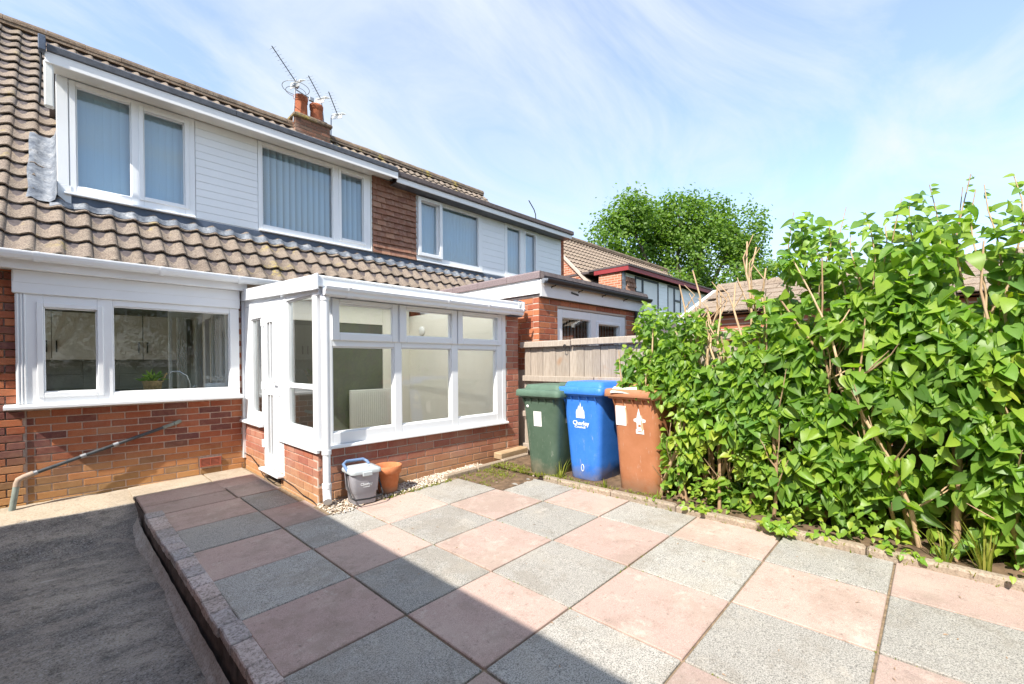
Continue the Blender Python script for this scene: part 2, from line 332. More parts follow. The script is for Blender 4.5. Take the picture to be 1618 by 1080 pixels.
def leafm(name, stops, tr=.35, rough=.42, hue=None):
    m = bpy.data.materials.new(name); m.use_nodes = True; nt = m.node_tree; g = G(nt); p = nt.nodes['Principled BSDF']; out = nt.nodes['Material Output']
    at = g.N.new('ShaderNodeAttribute'); at.attribute_name = 'rnd'
    f = g.math('FRACT', g.math('ADD', at.outputs['Fac'], g.oi.outputs['Random']))
    c = g.ramp(f, stops); n = g.noise(1.6, 4); c = g.mix(g.ramp(n, [(.35, .0), (.7, .35)]), c, g.mix(.5, c, (.16, .22, .02)))
    g.col(p, c); p.inputs['Roughness'].default_value = rough; p.inputs['Specular IOR Level'].default_value = .4
    t = g.N.new('ShaderNodeBsdfTranslucent'); g.L.new(g.mix(1., c, (1.5, 1.6, .5), 'MULTIPLY'), t.inputs[0])
    mi = g.N.new('ShaderNodeMixShader'); mi.inputs[0].default_value = tr; g.L.new(p.outputs[0], mi.inputs[1]); g.L.new(t.outputs[0], mi.inputs[2]); g.L.new(mi.outputs[0], out.inputs[0])
    return m
M['leaf'] = leafm('lilac_leaf', [(0, (.08, .17, .03)), (.25, (.21, .36, .055)), (.5, (.13, .27, .07)), (.75, (.33, .47, .06)), (1, (.23, .37, .055))], .5, .42)
M['leaf_yellow'] = leafm('yellowing_leaf', [(0, (.15, .30, .04)), (.5, (.22, .35, .04)), (.9, (.34, .40, .05)), (1, (.17, .31, .03))])
M['leaf_oak'] = leafm('oak_leaf', [(0, (.09, .17, .03)), (.4, (.16, .28, .045)), (.7, (.12, .23, .035)), (1, (.23, .35, .06))], .45, .5)
M['leaf_dark'] = leafm('dark_tree_leaf', [(0, (.05, .10, .03)), (.5, (.08, .15, .04)), (1, (.10, .18, .045))], .2, .6)
M['grass'] = leafm('weed_green', [(0, (.12, .2, .03)), (.5, (.25, .28, .04)), (1, (.35, .33, .07))])
M['bin_green'] = scuffed('green_bin_plastic', (.052, .09, .06), .55)
M['bin_green_lid'] = plain('faded_green_lid', (.095, .16, .115), .6, .25, 9, bump=.25, bsc=400, spec=.35)
M['bin_blue'] = scuffed('blue_bin_plastic', (.03, .165, .58), .42)
M['bin_brown'] = scuffed('brown_bin_plastic', (.34, .135, .06), .5)
M['bin_brown_lid'] = plain('faded_brown_lid', (.42, .19, .10), .5, .12, 5, bump=.2, bsc=400, spec=.35)
M['sticker'] = plain('white_sticker', (.8, .8, .78), .5, .06, 20)
M['print_white'] = plain('white_print', (.75, .78, .8), .5, .1, 60)
M['caddy'] = plain('grey_caddy_plastic', (.36, .36, .40), .45, .1, 5, spec=.4)
M['caddy_lid'] = plain('pale_grey_lid', (.44, .48, .50), .4, .1, 5, spec=.4)
M['caddy_blue'] = plain('blue_grey_handle', (.14, .22, .38), .4, .1, 5, spec=.4)
def terra():
    m, nt, p = NT('terracotta', .85, .2); g = G(nt); n = g.noise(18, 5, .7)
    c = g.mix(g.ramp(n, [(.4, 0), (.7, .6)]), (.50, .17, .07), (.58, .26, .13))
    z = g.z()[2]; f = g.ramp(g.math('ADD', z, g.math('MULTIPLY', g.noise(12, 4), .12)), [(.1, .8), (.2, 0)])
    c = g.mix(f, c, (.33, .25, .19)); g.col(p, c); return m
M['terra'] = terra()
M['pot_orange'] = plain('chimney_pot_clay', (.42, .13, .06), .8, .35, 9)
M['galv'] = plain('galvanised', (.34, .35, .37), .45, .3, 30, metal=.5)
M['pipe_black'] = plain('weathered_black_pipe', (.06, .068, .075), .4, .5, 12, spec=.5)
M['pipe_grey'] = plain('mossy_grey_pipe', (.26, .30, .27), .7, .3, 14)
M['pipe_tan'] = plain('tan_pipe_elbow', (.42, .32, .25), .7, .25, 14)
M['gravel'] = plain('pale_gravel', (.50, .43, .35), .9, .35, 30, bump=.4)
M['terra_vent'] = plain('red_clay_vent', (.36, .10, .06), .8, .2, 20)
M['wicker'] = plain('wicker', (.44, .29, .14), .85, .4, 60, bump=1., bsc=90)
M['cardboard'] = plain('torn_white_board', (.76, .73, .68), .8, .08, 6)
M['radiator'] = plain('white_radiator', (.72, .71, .66), .4, .04, 4)

# ------------------------------------------------------------------ terrain: patio, drive, ground
def gz(x, y): return .0268*x-.0047*y            # the patio falls gently towards the drive
TH = .0037; PX, PY = 1.2309, 1.992
g0 = MB(); g0.add([(-600, -600, -.6), (700, -600, -.6), (700, 700, -.6), (-600, 700, -.6)], [(0, 1, 2, 3)]); tag(g0.build('ground', M['grass_ground'], recalc=False), kind='structure')
def grid(fn, x0, x1, y0, y1, nx, ny):
    v = [fn(x0+(x1-x0)*i/nx, y0+(y1-y0)*j/ny) for j in range(ny+1) for i in range(nx+1)]
    return v, [(j*(nx+1)+i, j*(nx+1)+i+1, (j+1)*(nx+1)+i+1, (j+1)*(nx+1)+i) for j in range(ny) for i in range(nx)]
patio = MB(); patio.add([(x, y, z) for z in (-.59, 0) for x, y in ((.60, -3.4), (3.55, -3.4), (3.55, 4.2), (1.70, 4.2), (1.70, 6.45), (.56, 6.45), (.56, 6.0), (.60, 4.2))], [list(range(8)), list(range(8, 16))]+[(i, (i+1) % 8, 8+(i+1) % 8, 8+i) for i in range(8)])
patio.xf(lambda p: Vector((p.x, p.y, gz(p.x, p.y)-.014)) if p.z > -.1 else p)
patio = tag(patio.build('patio', M['joint']), kind='structure')
def slab(x0, x1, y0, y1, mat, gap=.006, th=.032, zo=None, parent=patio):
    """one paving slab, slightly rocked, in patio grid coordinates"""
    b = MB(); b.box(x0+gap, x1-gap, y0+gap, y1-gap, -th, 0, .004)
    zo = random.uniform(-.002, .002) if zo is None else zo; a1 = random.uniform(-.004, .004); a2 = random.uniform(-.004, .004)
    mx_, my_ = (x0+x1)/2, (y0+y1)/2
    def f(p):
        X = PX+p.x*math.cos(TH)-p.y*math.sin(TH); Y = PY+p.x*math.sin(TH)+p.y*math.cos(TH)
        return Vector((X, Y, gz(X, Y)+p.z+zo+a1*(p.x-mx_)+a2*(p.y-my_)))
    return b.xf(f).build('paving_slab', mat, parent)
for i in range(-1, 4):
    for j in range(-9, 7):
        x0, x1, y0, y1 = .6*i, .6*i+.6, .6*j, .6*j+.6
        if i == -1: x0 = -.605+.6*0+.0 if j < 5 else -.66
        if i == 3: x1 = 2.285
        if i == 1 and j >= 3: continue
        if i >= 2 and j >= 3: continue
        if i == 0 and j >= 3:
            x1 = .345 if j > 3 else .40
            if j == 3: x1 = .40
            if j >= 5: continue
        if j == 6: y1 = y0+.78
        if i == -1 and j >= 5:                    # the large worn pieces by the house wall
            continue
        slab(x0, x1, y0, y1, M['slab_grey'] if (i+j) % 2 == 0 else M['slab_pink'])
slab(.0, .31, 3.0, 3.6, M['slab_pink']) if False else None
for (x0, x1, y0, y1, k) in ((-.70, -.02, 3.02, 3.40, 'slab_pink'), (-.70, -.02, 3.41, 3.90, 'slab_pink'), (-.72, -.04, 3.91, 4.42, 'fillet'), (-.01, .38, 3.02, 3.5, 'slab_pink'), (-.03, .38, 3.51, 3.95, 'slab_pink'), (-.03, .38, 3.96, 4.42, 'fillet')):
    slab(x0, x1, y0, y1, M[k], gap=.003)

def dz(x, y):                                   # level of the drive
    t = max(0., min(1., (6.35-y)/1.25)); t = t*t*(3-2*t)
    return -.045-.20*t
def drv(x, y):
    z = dz(x, y)+.012*noise.noise(Vector((x*1.3, y*1.3, 0)))+.004*noise.noise(Vector((x*7, y*7, 3)))
    d = math.hypot((x+.06)/.30, (y-5.30+.1*x)/.13)+.5*noise.noise(Vector((x*7, y*9, 1))); z -= .045*max(0, min(1, (1-d)*3))
    return (x, y, z)
dv = MB(); v, f = grid(drv, -.95, .56, -4, 6.45, 60, 330); dv.add(v, f, 0, True)
v, f = grid(drv, -6, -.95, -4, 5.2, 12, 20); dv.add(v, f, 0, True)
tag(dv.build('driveway', M['drive'], recalc=False), kind='structure')
# pale cement along the foot of the house wall
fl = MB(); v, f = grid(lambda x, y: (x, y, dz(x, y)+.012+.035*max(0, (y-6.1))+.01*noise.noise(Vector((x*6, y*9, 0)))-(.05 if y < 5.945+.05*noise.noise(Vector((x*2.5, 0, 5))) else 0)), -.93, .53, 5.8, 6.44, 60, 20); fl.add(v, f, 0, True)
tag(fl.build('cement_apron', M['fillet'], recalc=False), kind='structure')

# step wall of the patio: dark mottled face under a row of rough coping stones
st = thing('step_wall', 'low dark wall between patio and driveway, topped with rough pale coping stones', 'low wall', (.55, 2, -.25))
def ex(y): return .545-.012*(y-2)               # outer edge
fb = MB(); v, f = grid(lambda a, y: (ex(y)+.012+.012*noise.noise(Vector((y*3, a*2, 0)))+.01*noise.noise(Vector((y*14, a*20, 0))), y, -.42+a*(.42+gz(.55, y)-.03)), 0, 1, -3.2, 6.15, 10, 190); fb.add(v, f, 0, True)
v, f = grid(lambda a, y: (ex(y)+.02+.1*a, y, gz(.55, y)-.032), 0, 1, -3.2, 6.15, 1, 40); fb.add(v, f)
fb.build('wall_face', M['step_face'], st, recalc=False)
y = -3.2
while y < 5.05:
    L = random.uniform(.17, .24); b = MB(); xo = random.uniform(-.004, .004); b.box(ex(y)-.006+xo, .63+xo, y+.0045, min(y+L-.0045, 5.12), -.055, .004+random.uniform(-.002, .002), .006)
    bm = bmesh.new(); me = b.mesh('coping_stone', M['coping']); bm.from_mesh(me); bmesh.ops.subdivide_edges(bm, edges=bm.edges, cuts=2, use_grid_fill=True)
    for q in bm.verts:
        nz = noise.noise_vector(q.co*9)*.003+noise.noise_vector(q.co*40)*.004; q.co += nz; q.co.z += gz(q.co.x, q.co.y)
    c = Vector((.59, y+L/2, 0)); 
    for q in bm.verts: q.co -= c
    bm.to_mesh(me); bm.free(); link(bpy.data.objects.new('coping_stone', me), st, c); y += L
cf = MB(); v, f = grid(lambda a, y: (.535-.012*(y-2)-a*(.05+.022*noise.noise(Vector((y*1.7, 0, 2)))+.012*noise.noise(Vector((y*11, 0, 2)))), y, dz(.5, y)+.075*(1-a)**2+.008+.012*noise.noise(Vector((y*8, a*4, 0)))-(.02 if a > .99 else 0)), 0, 1, -3, 5.5, 8, 170); cf.add(v, f, 0, True)
cf.build('cement_fillet', M['fillet_grey'], st, recalc=False)

# soil bed, kerb edging
bed = MB(); v, f = grid(lambda x, y: (x, y, gz(x, y)+.028+.02*noise.noise(Vector((x*5, y*5, 0)))+.01*noise.noise(Vector((x*17, y*17, 0)))), 3.56, 4.5, -3.4, 3.85, 24, 140); bed.add(v, f, 0, True)
tag(bed.build('soil_bed', M['soil'], recalc=False), kind='structure')
cor = MB(); v, f = grid(lambda x, y: (x, y, gz(x, y)+.004+.008*noise.noise(Vector((x*15, y*15, 0)))), 3.0, 3.57, 3.1, 3.86, 20, 20); cor.add(v, f, 0, True)
ks = thing('edging_kerb', 'worn concrete edging along the patio in front of the hedge and wheelie bins', 'kerb', (3.53, 0, .08))
y = -3.3
while y < 3.0:
    L = random.choice((.62, .75, .9)); L = min(L, 3.02-y); b = MB(); b.box(3.505+random.uniform(-.006, .006), 3.575, y+.003, y+L-.003, -.02, .05+random.uniform(-.004, .004), .014)
    b.xf(lambda p: Vector((p.x, p.y, p.z+gz(p.x, p.y)))); b.build('edging_stone', M['kerb'], ks); y += L
k2 = thing('edging_kerb', 'worn concrete edging between the pale gravel and the mossy corner by the conservatory', 'kerb', (3.4, 3.86, .08))
for a, b_ in ((2.88, 3.32), (3.33, 3.72), (3.73, 4.2)):
    b = MB(); b.box(a, b_, 3.835, 3.895, -.02, .055+random.uniform(-.004, .004), .012); b.xf(lambda p: Vector((p.x, p.y, p.z+gz(p.x, p.y)))); b.build('edging_stone', M['kerb'], k2)

# ------------------------------------------------------------------ brickwork
def brick_mesh(name, L, c, mat, d=.05):
    b = MB(); b.box(-L/2, L/2, 0, d, -c/2+.005, c/2-.005, .0035); return b.mesh(name, mat)
def brickwork(wall, T, rot, u0, u1, z0, z1, holes, course, mat, L=.225, phase=0., proud=.0, jit=.0015, zoff=0.):
    """single bricks as children of the wall: running bond, cut round the openings"""
    me = brick_mesh('brick', L-.01, course, mat); n = int(round((z1-z0)/course)); cnt = 0
    for r in range(n):
        a, b = z0+r*course, z0+(r+1)*course; zc_ = (a+b)/2
        segs = [(u0, u1)]
        for h in holes:
            if h[2]-.02 < zc_ < h[3]+.02:
                ns = []
                for s_ in segs:
                    if h[0] > s_[0]+.001: ns.append((s_[0], min(s_[1], h[0])))
                    if h[1] < s_[1]-.001: ns.append((max(s_[0], h[1]), s_[1]))
                segs = [q for q in ns if q[1]-q[0] > .03]
        off = ((r % 2)*.5+phase)*L
        for s0, s1 in segs:
            k = math.floor((s0-u0-off)/L)
            while u0+off+k*L < s1-.001:
                p, q = max(s0, u0+off+k*L), min(s1, u0+off+(k+1)*L); k += 1
                if q-p < .035: continue
                loc, = (T((p+q)/2, proud+random.uniform(-jit, jit), zc_+zoff),)
                inst('brick', me, wall, loc, (random.uniform(-.006, .006), 0, rot+random.uniform(-.005, .005)), ((q-p-.010)/(L-.010), 1, 1)); cnt += 1
    return cnt
TF = lambda Y: (lambda u, d, z: Vector((u, Y-d, z)))         # wall facing -y
TL = lambda X: (lambda u, d, z: Vector((X-d, u, z)))         # wall facing -x
def placed(b, T):                                            # mesh drawn as (u, outwards, z)
    return b.xf(lambda p: T(p.x, p.y, p.z))
def backing(name, T, u0, u1, z0, z1, holes, mat, parent, t=.10, d=-.007):
    """mortar behind the bricks: boxes round the openings"""
    b = MB(); us = sorted({u0, u1, *[h[0] for h in holes], *[h[1] for h in holes]}); us = [u for u in us if u0 <= u <= u1]
    for a, c in zip(us, us[1:]):
        zs = [(z0, z1)]
        for h in holes:
            if h[0] < (a+c)/2 < h[1]:
                ns = []
                for s_ in zs:
                    if h[2] > s_[0]: ns.append((s_[0], min(s_[1], h[2])))
                    if h[3] < s_[1]: ns.append((max(s_[0], h[3]), s_[1]))
                zs = ns
        for p, q in zs: b.box(a, c, d-t, d, p, q)
    return placed(b, T).build(name, mat, parent)

def window(host, T, u0, u1, z0, z1, cols, mat, gmat, depth=.07, d=0., sash=(), name='window', bead=True, label=None):
    """cols: [(ua, ub, [(za, zb), ...])] glass openings; members butt together"""
    b = MB(); e = [u0]+[x for c in cols for x in c[:2]]+[u1]
    for k in range(0, len(e), 2): b.box(e[k], e[k+1], d-depth, d, z0, z1, .004)
    for ua, ub, zs in cols:
        q = [z0]+[x for c in zs for x in c]+[z1]
        for k in range(0, len(q), 2): b.box(ua, ub, d-depth, d-.001, q[k], q[k+1], .004)
    w = placed(b, T).build(name, mat, host)
    if label: w['label'] = label
    for i, (ua, ub, zs) in enumerate(cols):
        for j, (za, zb) in enumerate(zs):
            if bead:
                bb = MB(); t = .012
                for (p, q, r_, s_) in ((ua, ua+t, za, zb), (ub-t, ub, za, zb), (ua+t, ub-t, za, za+t), (ua+t, ub-t, zb-t, zb)): bb.box(p, q, d-depth*.75, d-.014, r_, s_, .004)
                placed(bb, T).build('bead', mat, w)
            if (i, j) in sash:
                sb = MB(); t = .045; o_ = .014
                for (p, q, r_, s_) in ((ua-t, ua, za-t, zb+t), (ub, ub+t, za-t, zb+t), (ua, ub, za-t, za), (ua, ub, zb, zb+t)): sb.box(p, q, d-.012, d+o_, r_, s_, .005)
                placed(sb, T).build('sash', mat, w)
            pb = MB(); pb.box(ua+.004, ub-.004, d-depth*.6-.006, d-depth*.6, za+.004, zb-.004); placed(pb, T).build('pane', gmat, w)
    return w
def blinds(w, T, ua, ub, za, zb, mat, ang, pitch=.082, wd=.089, d=-.12):
    me = MB(); h = (zb-za)/2; vs_ = [(wd*(i/4-.5), .011*(1-(i/2-1)**2)*-1, z) for z in (-h, h) for i in range(5)]; me.add(vs_, [(i, i+1, 6+i, 5+i) for i in range(4)], 0, True); m_ = me.mesh('blind_slat', mat, recalc=False)
    u = ua+pitch/2
    while u < ub:
        loc = T(u, d, (za+zb)/2); inst('blind_slat', m_, w, loc, (0, 0, ang+random.uniform(-.05, .05))); u += pitch

# ------------------------------------------------------------------ house roof helpers
def prof(t):                                     # pantile section, 0..1 across
    P = [(0, .008), (.12, -.003), (.28, -.008), (.45, -.002), (.60, .014), (.76, .030), (.88, .031), (.97, .016), (1.0, .008)]
    t = t % 1.
    for (a, ha), (b, hb) in zip(P, P[1:]):
        if t <= b: return ha+(hb-ha)*(t-a)/(b-a)
    return .008
def tile_mesh(name, mat, w=.2, ln=.33, th=.017):
    ts = [0, .14, .28, .44, .60, .76, .88, .97, 1.04]; hs = [prof(t) for t in ts[:-1]]+[-.004]; n = len(ts); b = MB()
    top = [((t-.5)*w, 0, h) for t, h in zip(ts, hs)]+[((t-.5)*w, ln, h-.012) for t, h in zip(ts, hs)]
    b.add(top, [(i, i+1, n+i+1, n+i) for i in range(n-1)], 0, True)
    lip = [((t-.5)*w, 0, h) for t, h in zip(ts, hs)]+[((t-.5)*w, .002, h-th) for t, h in zip(ts, hs)]
    b.add(lip, [(n+i, n+i+1, i+1, i) for i in range(n-1)], 0)
    return b.mesh(name, mat, recalc=False)
TW, GA = .2, .28
SL = math.sqrt(.5)
def roof_pt(x, s, h=0., y0=6.17, z0=2.375): return Vector((x, y0+s*SL-h*SL, z0+s*SL+h*SL))
def tiles(roof, me, x0, x1, rows, skip=None, y0=6.17, z0=2.375):
    n = 0
    for r in rows:
        x = x0
        while x < x1-.02:
            if not (skip and skip(x+.1, r)):
                j = random.uniform
                inst('roof_tile', me, roof, roof_pt(x+.1+j(-.002, .002), r*GA+j(-.006, .006), .030+j(-.002, .003), y0, z0), (R(45-5.6)+j(-.012, .012), j(-.008, .008), j(-.008, .008))); n += 1
            x += TW
    return n

# ------------------------------------------------------------------ OWN HOUSE
PARTY = 4.10; YF = 6.92
H1 = thing('house', 'near brick house with pantiled roof and long white dormer, kitchen window below', 'house', (1.5, 6.4, 0))
kh = (-.29, 1.56, .925, 2.26); dh = (1.72, 3.2, .1, 2.0)
wall = backing('wall', TF(6.4), -1.2, 4.05, -.3, 2.42, [kh], M['mortar'], H1)
wall.data.materials.append(M['white_int'])
c1 = brickwork(wall, TF(6.4), 0, -.238, 1.63, -.148, 2.442, [kh, (1.142, 1.368, .09, .20)], .074, M['brick_house'], L=.222, phase=.25)
c2 = brickwork(wall, TF(6.4), 0, -.70, -.240, -.148, 2.442, [(-.29, 1, .925, 2.26)], .074, M['brick_house'], L=.222, phase=.0, proud=.022)
# left gable end of the wall continues out of frame; terracotta air vent low in the wall
vb = MB(); vb.box(1.145, 1.365, 6.385, 6.41, .093, .202, .003)
vent = vb.build('air_vent', M['dark_int'], H1)  # dark base paints the shade inside the vent slots
for q4 in ((1.145, 1.163, .095, .20), (1.347, 1.365, .095, .20), (1.163, 1.347, .095, .108), (1.163, 1.347, .187, .20), (1.249, 1.261, .108, .187)):
    q = MB(); q.box(q4[0], q4[1], 6.376, 6.384, q4[2], q4[3], .002); q.build('vent_frame', M['terra_vent'], vent)
for k in range(5):
    for s_ in (0, 1):
        q = MB(); q.box(1.164+s_*.098, 1.248+s_*.098, 6.377, 6.384, .114+k*.0155, .122+k*.0155, .002); q.build('vent_louvre', M['terra_vent'], vent)
# eaves: soffit, fascia, gutter
q = MB(); q.box(-1.4, 1.62, 6.19, 6.215, 2.235, 2.37, .004); q.build('fascia', M['paint_white'], H1)
q = MB(); q.box(-1.4, 1.62, 6.217, 6.42, 2.240, 2.256, .002); q.build('soffit', M['paint_white'], H1)
gp = [(-.062, 0), (-.062, .012), (-.055, .016), (-.052, .012), (-.047, -.02), (-.03, -.045), (0, -.056), (.03, -.05), (.05, -.03), (.056, .012), (.062, .012), (.062, -.03), (.036, -.058), (0, -.064), (-.034, -.053), (-.055, -.024)]
q = MB(); q.prism([(6.12+a, 2.372+b) for a, b in gp], 'x', -1.4, 1.98); gut = q.build('gutter', M['upvc'], H1)
for x in (-.145, .78, 1.52):
    q = MB(); q.prism([(6.12+a*1.1, 2.371+b*1.12) for a, b in gp], 'x', x-.018, x+.018); q.build('gutter_joint', M['upvc'], gut)
# roof underlay and tiles
RIDGE = 10.42; sR = (RIDGE-6.17)/SL
rb = MB(); v = [roof_pt(x, s, h) for h in (-.03, .0) for x, s in ((-1.9, 0), (PARTY, 0), (PARTY, sR), (-1.9, sR))]
rb.add(v, [(0, 3, 2, 1), (4, 5, 6, 7), (0, 1, 5, 4), (1, 2, 6, 5), (2, 3, 7, 6), (3, 0, 4, 7)])
v = [(-1.9, RIDGE, 2.375+RIDGE-6.17), (PARTY, RIDGE, 2.375+RIDGE-6.17), (PARTY, 14.7, 2.3), (-1.9, 14.7, 2.3)]; rb.add(v, [(0, 1, 2, 3)])
roof = rb.build('roof', M['felt'], H1, recalc=False)
tme = tile_mesh('roof_tile', M['tile'])
def skip1(x, r): 
    s = r*GA
    return x > -.05 and 1.05 < s < 3.28 or (x > -.05 and s > .95 and s < 3.2)
nrow = int(sR/GA)
X0 = -.951+.0
c3 = tiles(roof, tme, X0, PARTY, range(0, 4))
c3 += tiles(roof, tme, X0, -.1, range(4, 20))
c3 += tiles(roof, tme, X0+TW*5, PARTY, range(18, 21)); tiles(roof, tme, X0, X0+TW*5, (20,))
lay = MB()
for x in range(0, 21):                            # rows above the dormer that only other viewpoints see
    for r in range(12, 18):
        for vtx, fc in (((tme.vertices, tme.polygons)),):
            mt = Matrix.Translation(roof_pt(X0+TW*(5+x)+.1, r*GA, .03)) @ Matrix.Rotation(R(39.4), 4, 'X')
            lay.add([mt @ q_.co for q_ in vtx], [list(p_.vertices) for p_ in fc], 0, False)
tag(lay.build('roof_tile_field', M['tile'], roof, recalc=False), kind='stuff')
def ridge_row(roof, x0, x1, zz, yy, L=.45):
    x = x0
    mb_ = MB(); mb_.prism([(yy-.15, zz-.06), (yy-.135, zz+.012), (yy-.05, zz+.085), (yy+.05, zz+.085), (yy+.135, zz+.012), (yy+.15, zz-.06)], 'x', x0+.01, x1-.01); mb_.build('ridge_bedding', M['ridge'], roof)
    while x < x1-.05:
        b = MB(); L_ = min(L, x1-x); n = 8
        pr = [(math.cos(math.pi*k/n)*.15, math.sin(math.pi*k/n)*.13-.0) for k in range(n+1)]; pi = [(a*.85, c*.85-.01) for a, c in pr][::-1]
        b.prism([(yy+a, zz+c) for a, c in pr+pi], 'x', x+.0015, x+L_-.0015); o = b.build('ridge_tile', M['ridge'], roof)
        o.rotation_euler = (random.uniform(-.04, .04), random.uniform(-.022, .022), random.uniform(-.02, .02)); x += L
ridge_row(roof, -1.9, PARTY, 2.375+RIDGE-6.17-.02, RIDGE)

# dormer of the own house
dm = MB(); dm.box(0, PARTY-.0, YF+.35, YF+.40, 3.0, 4.56); 
dm.box(-.0, .09, YF, YF+1.55, 3.18, 4.56, .004); dm.box(1.236, 1.956, YF+.012, YF+.12, 3.2, 4.56); dm.box(.09, PARTY, YF, YF+.12, 3.02, 3.225)
dm.box(.09, 3.66, YF+.002, YF+.12, 4.50, 4.56); dm.box(3.662, PARTY, YF+.02, YF+.12, 3.1, 4.56); dm.box(PARTY-.1, PARTY, YF+.13, YF+1.6, 3.2, 4.56)
dorm = dm.build('dormer', M['paint_white'], H1)
q = MB(); q.box(-.06, PARTY, 6.66, 8.65, 4.555, 4.600); q.build('flat_roof', M['felt'], dorm)
q = MB(); q.box(-.075, 4.0, 6.60, 6.625, 4.438, 4.549, .004); q.build('fascia', M['paint_white'], dorm)
q = MB(); q.box(-.07, 3.66, 6.627, 6.896, 4.478, 4.496, .003); q.box(3.662, 4.0, 6.627, 6.896, 4.5, 4.515, .003); q.build('soffit', M['upvc_old'], dorm)
for a, b_ in ((-.06, 1.62), (1.625, 3.98)):
    q = MB(); q.prism([(6.66, 4.553), (6.60, 4.548), (6.58, 4.555), (6.576, 4.612), (6.59, 4.626), (6.66, 4.630)], 'x', a, b_); q.build('roof_trim', M['trim_dark'], dorm)
q = MB(); q.box(-.12, -.066, 6.55, 6.68, 4.53, 4.68, .006); q.build('trim_end', M['lead_dark'], dorm)
q = MB(); q.box(-.085, -.012, 6.62, 6.69, 4.0, 4.474, .012); q.build('downpipe', M['upvc_old'], dorm)
q = MB(); q.tube([(-.10, 6.63, 4.62), (-.105, 6.66, 4.3), (-.12, 6.72, 4.05)], .008, 6); q.build('cable', M['black_plastic'], dorm)
q = MB(); q.prism([(0, 3.30), (.0, 3.18), (.105, 3.08), (.105, 3.30)], 'y', YF-.024, YF-.002); q.build('corner_board', M['upvc'], dorm)
q = MB(); q.box(-.002, .092, YF-.022, YF-.001, 3.30, 4.476, .004); q.build('corner_board', M['upvc'], dorm)
F = TF(YF)
def board_run(host, a, b_, z0, z1, n, mat, y=YF, lap=.012):
    h = (z1-z0)/n
    for k in range(n):
        m_ = MB(); m_.prism([(y+.010, z0+k*h), (y-.009, z0+k*h), (y-.010, z0+k*h+.006), (y-.008, z0+(k+1)*h-.004), (y-.003, z0+(k+1)*h-.001), (y+.010, z0+(k+1)*h)], 'x', a, b_)
        m_.build('cladding_board', mat, host)
board_run(dorm, 1.238, 1.954, 3.215, 4.476, 13, M['upvc'])
w1 = window(H1, F, .096, 1.232, 3.225, 4.474, [(.150, .615, [(3.315, 4.42)]), (.725, 1.125, [(3.345, 4.385)])], M['upvc'], M['glass_up'], d=.018, sash=((1, 0),), label='left dormer window with closed pale blinds')
blinds(w1, F, .10, .62, 3.24, 4.46, M['blind'], .12, pitch=.072); blinds(w1, F, .68, 1.18, 3.24, 4.46, M['blind'], .15, pitch=.072)
w2 = window(H1, F, 1.958, 3.650, 3.225, 4.474, [(2.010, 3.018, [(3.30, 4.42)]), (3.150, 3.525, [(3.335, 4.40)])], M['upvc'], M['glass_up'], d=.018, sash=((1, 0),), label='right dormer window with half turned blue grey blinds')
blinds(w2, F, 1.98, 3.05, 3.24, 4.46, M['blind'], -.80, pitch=.086); blinds(w2, F, 3.12, 3.60, 3.24, 4.46, M['blind'], -.80, pitch=.086)
q = MB(); q.box(.05, 1.23, YF-.06, YF+.0, 3.200, 3.224, .006); q.box(1.96, 3.652, YF-.06, YF+.0, 3.200, 3.224, .006); q.build('dormer_sill', M['upvc'], dorm)
q = MB(); q.box(3.652, 3.668, YF-.035, YF-.002, 3.20, 4.50, .003); q.build('edge_strip', M['upvc_old'], dorm)
rm = MB(); rm.box(.12, 3.95, YF+.28, YF+.30, 3.1, 4.55); rm.build('room_wall', M['dark_int'], dorm)  # dark backing behind the blinds, room shade put into its colour
# hung clay tiles straddle the party wall
hm = MB(); hm.box(-.08, .08, -.011, .0, -.075, .055, .002); hm.v = [(x, y-(.034 if z < 0 else 0), z) for x, y, z in hm.v]; hme = hm.mesh('hung_tile', M['hung'])
def hang(host, a, b_, z0, z1, n, y=YF):
    h = (z1-z0)/n
    for r in range(n):
        x = a-(.0825 if r % 2 else 0)
        while x < b_-.01:
            p, q_ = max(a, x), min(b_, x+.165); x += .165
            if q_-p > .02: inst('hung_tile', hme, host, (((p+q_)/2), y-.012, z0+r*h+.075+random.uniform(-.003, .003)), (random.uniform(-.02, .02), random.uniform(-.01, .01), random.uniform(-.03, .03)), ((q_-p-.0025)/.16, 1, 1))
hang(dorm, 3.672, 4.53, 3.20, 4.46, 13)
# lead flashing dressed over the top row of tiles
def lapron(host, x0, x1, s0, s1, mat):
    b = MB(); nx = int((x1-x0)/.02); vs_ = []
    for j in range(4):
        for i in range(nx+1):
            x = x0+(x1-x0)*i/nx; t = ((x-X0)/TW) % 1.; s = s0+(s1-s0)*j/3+(.012*math.sin(x*9.)+.012*noise.noise(Vector((x*7, 0, 0))) if j == 0 else 0)
            vs_.append(roof_pt(x, s, +.026+prof(t)*.85+.008+.003*noise.noise(Vector((x*20, s*20, 0)))+(.006*(j/3) if j > 1 else 0)))
    b.add(vs_, [(j*(nx+1)+i, j*(nx+1)+i+1, (j+1)*(nx+1)+i+1, (j+1)*(nx+1)+i) for j in range(3) for i in range(nx)], 0, True)
    return b.build('lead_apron', mat, host, recalc=False)
lapron(dorm, -.06, PARTY, .87, .985, M['lead'])
q = MB(); q.box(.0, PARTY, YF-.016, YF-.002, 3.05, 3.20, .002); q.build('lead_upstand', M['lead_dark'], dorm)
sf = MB(); vs_ = []
ns = 60
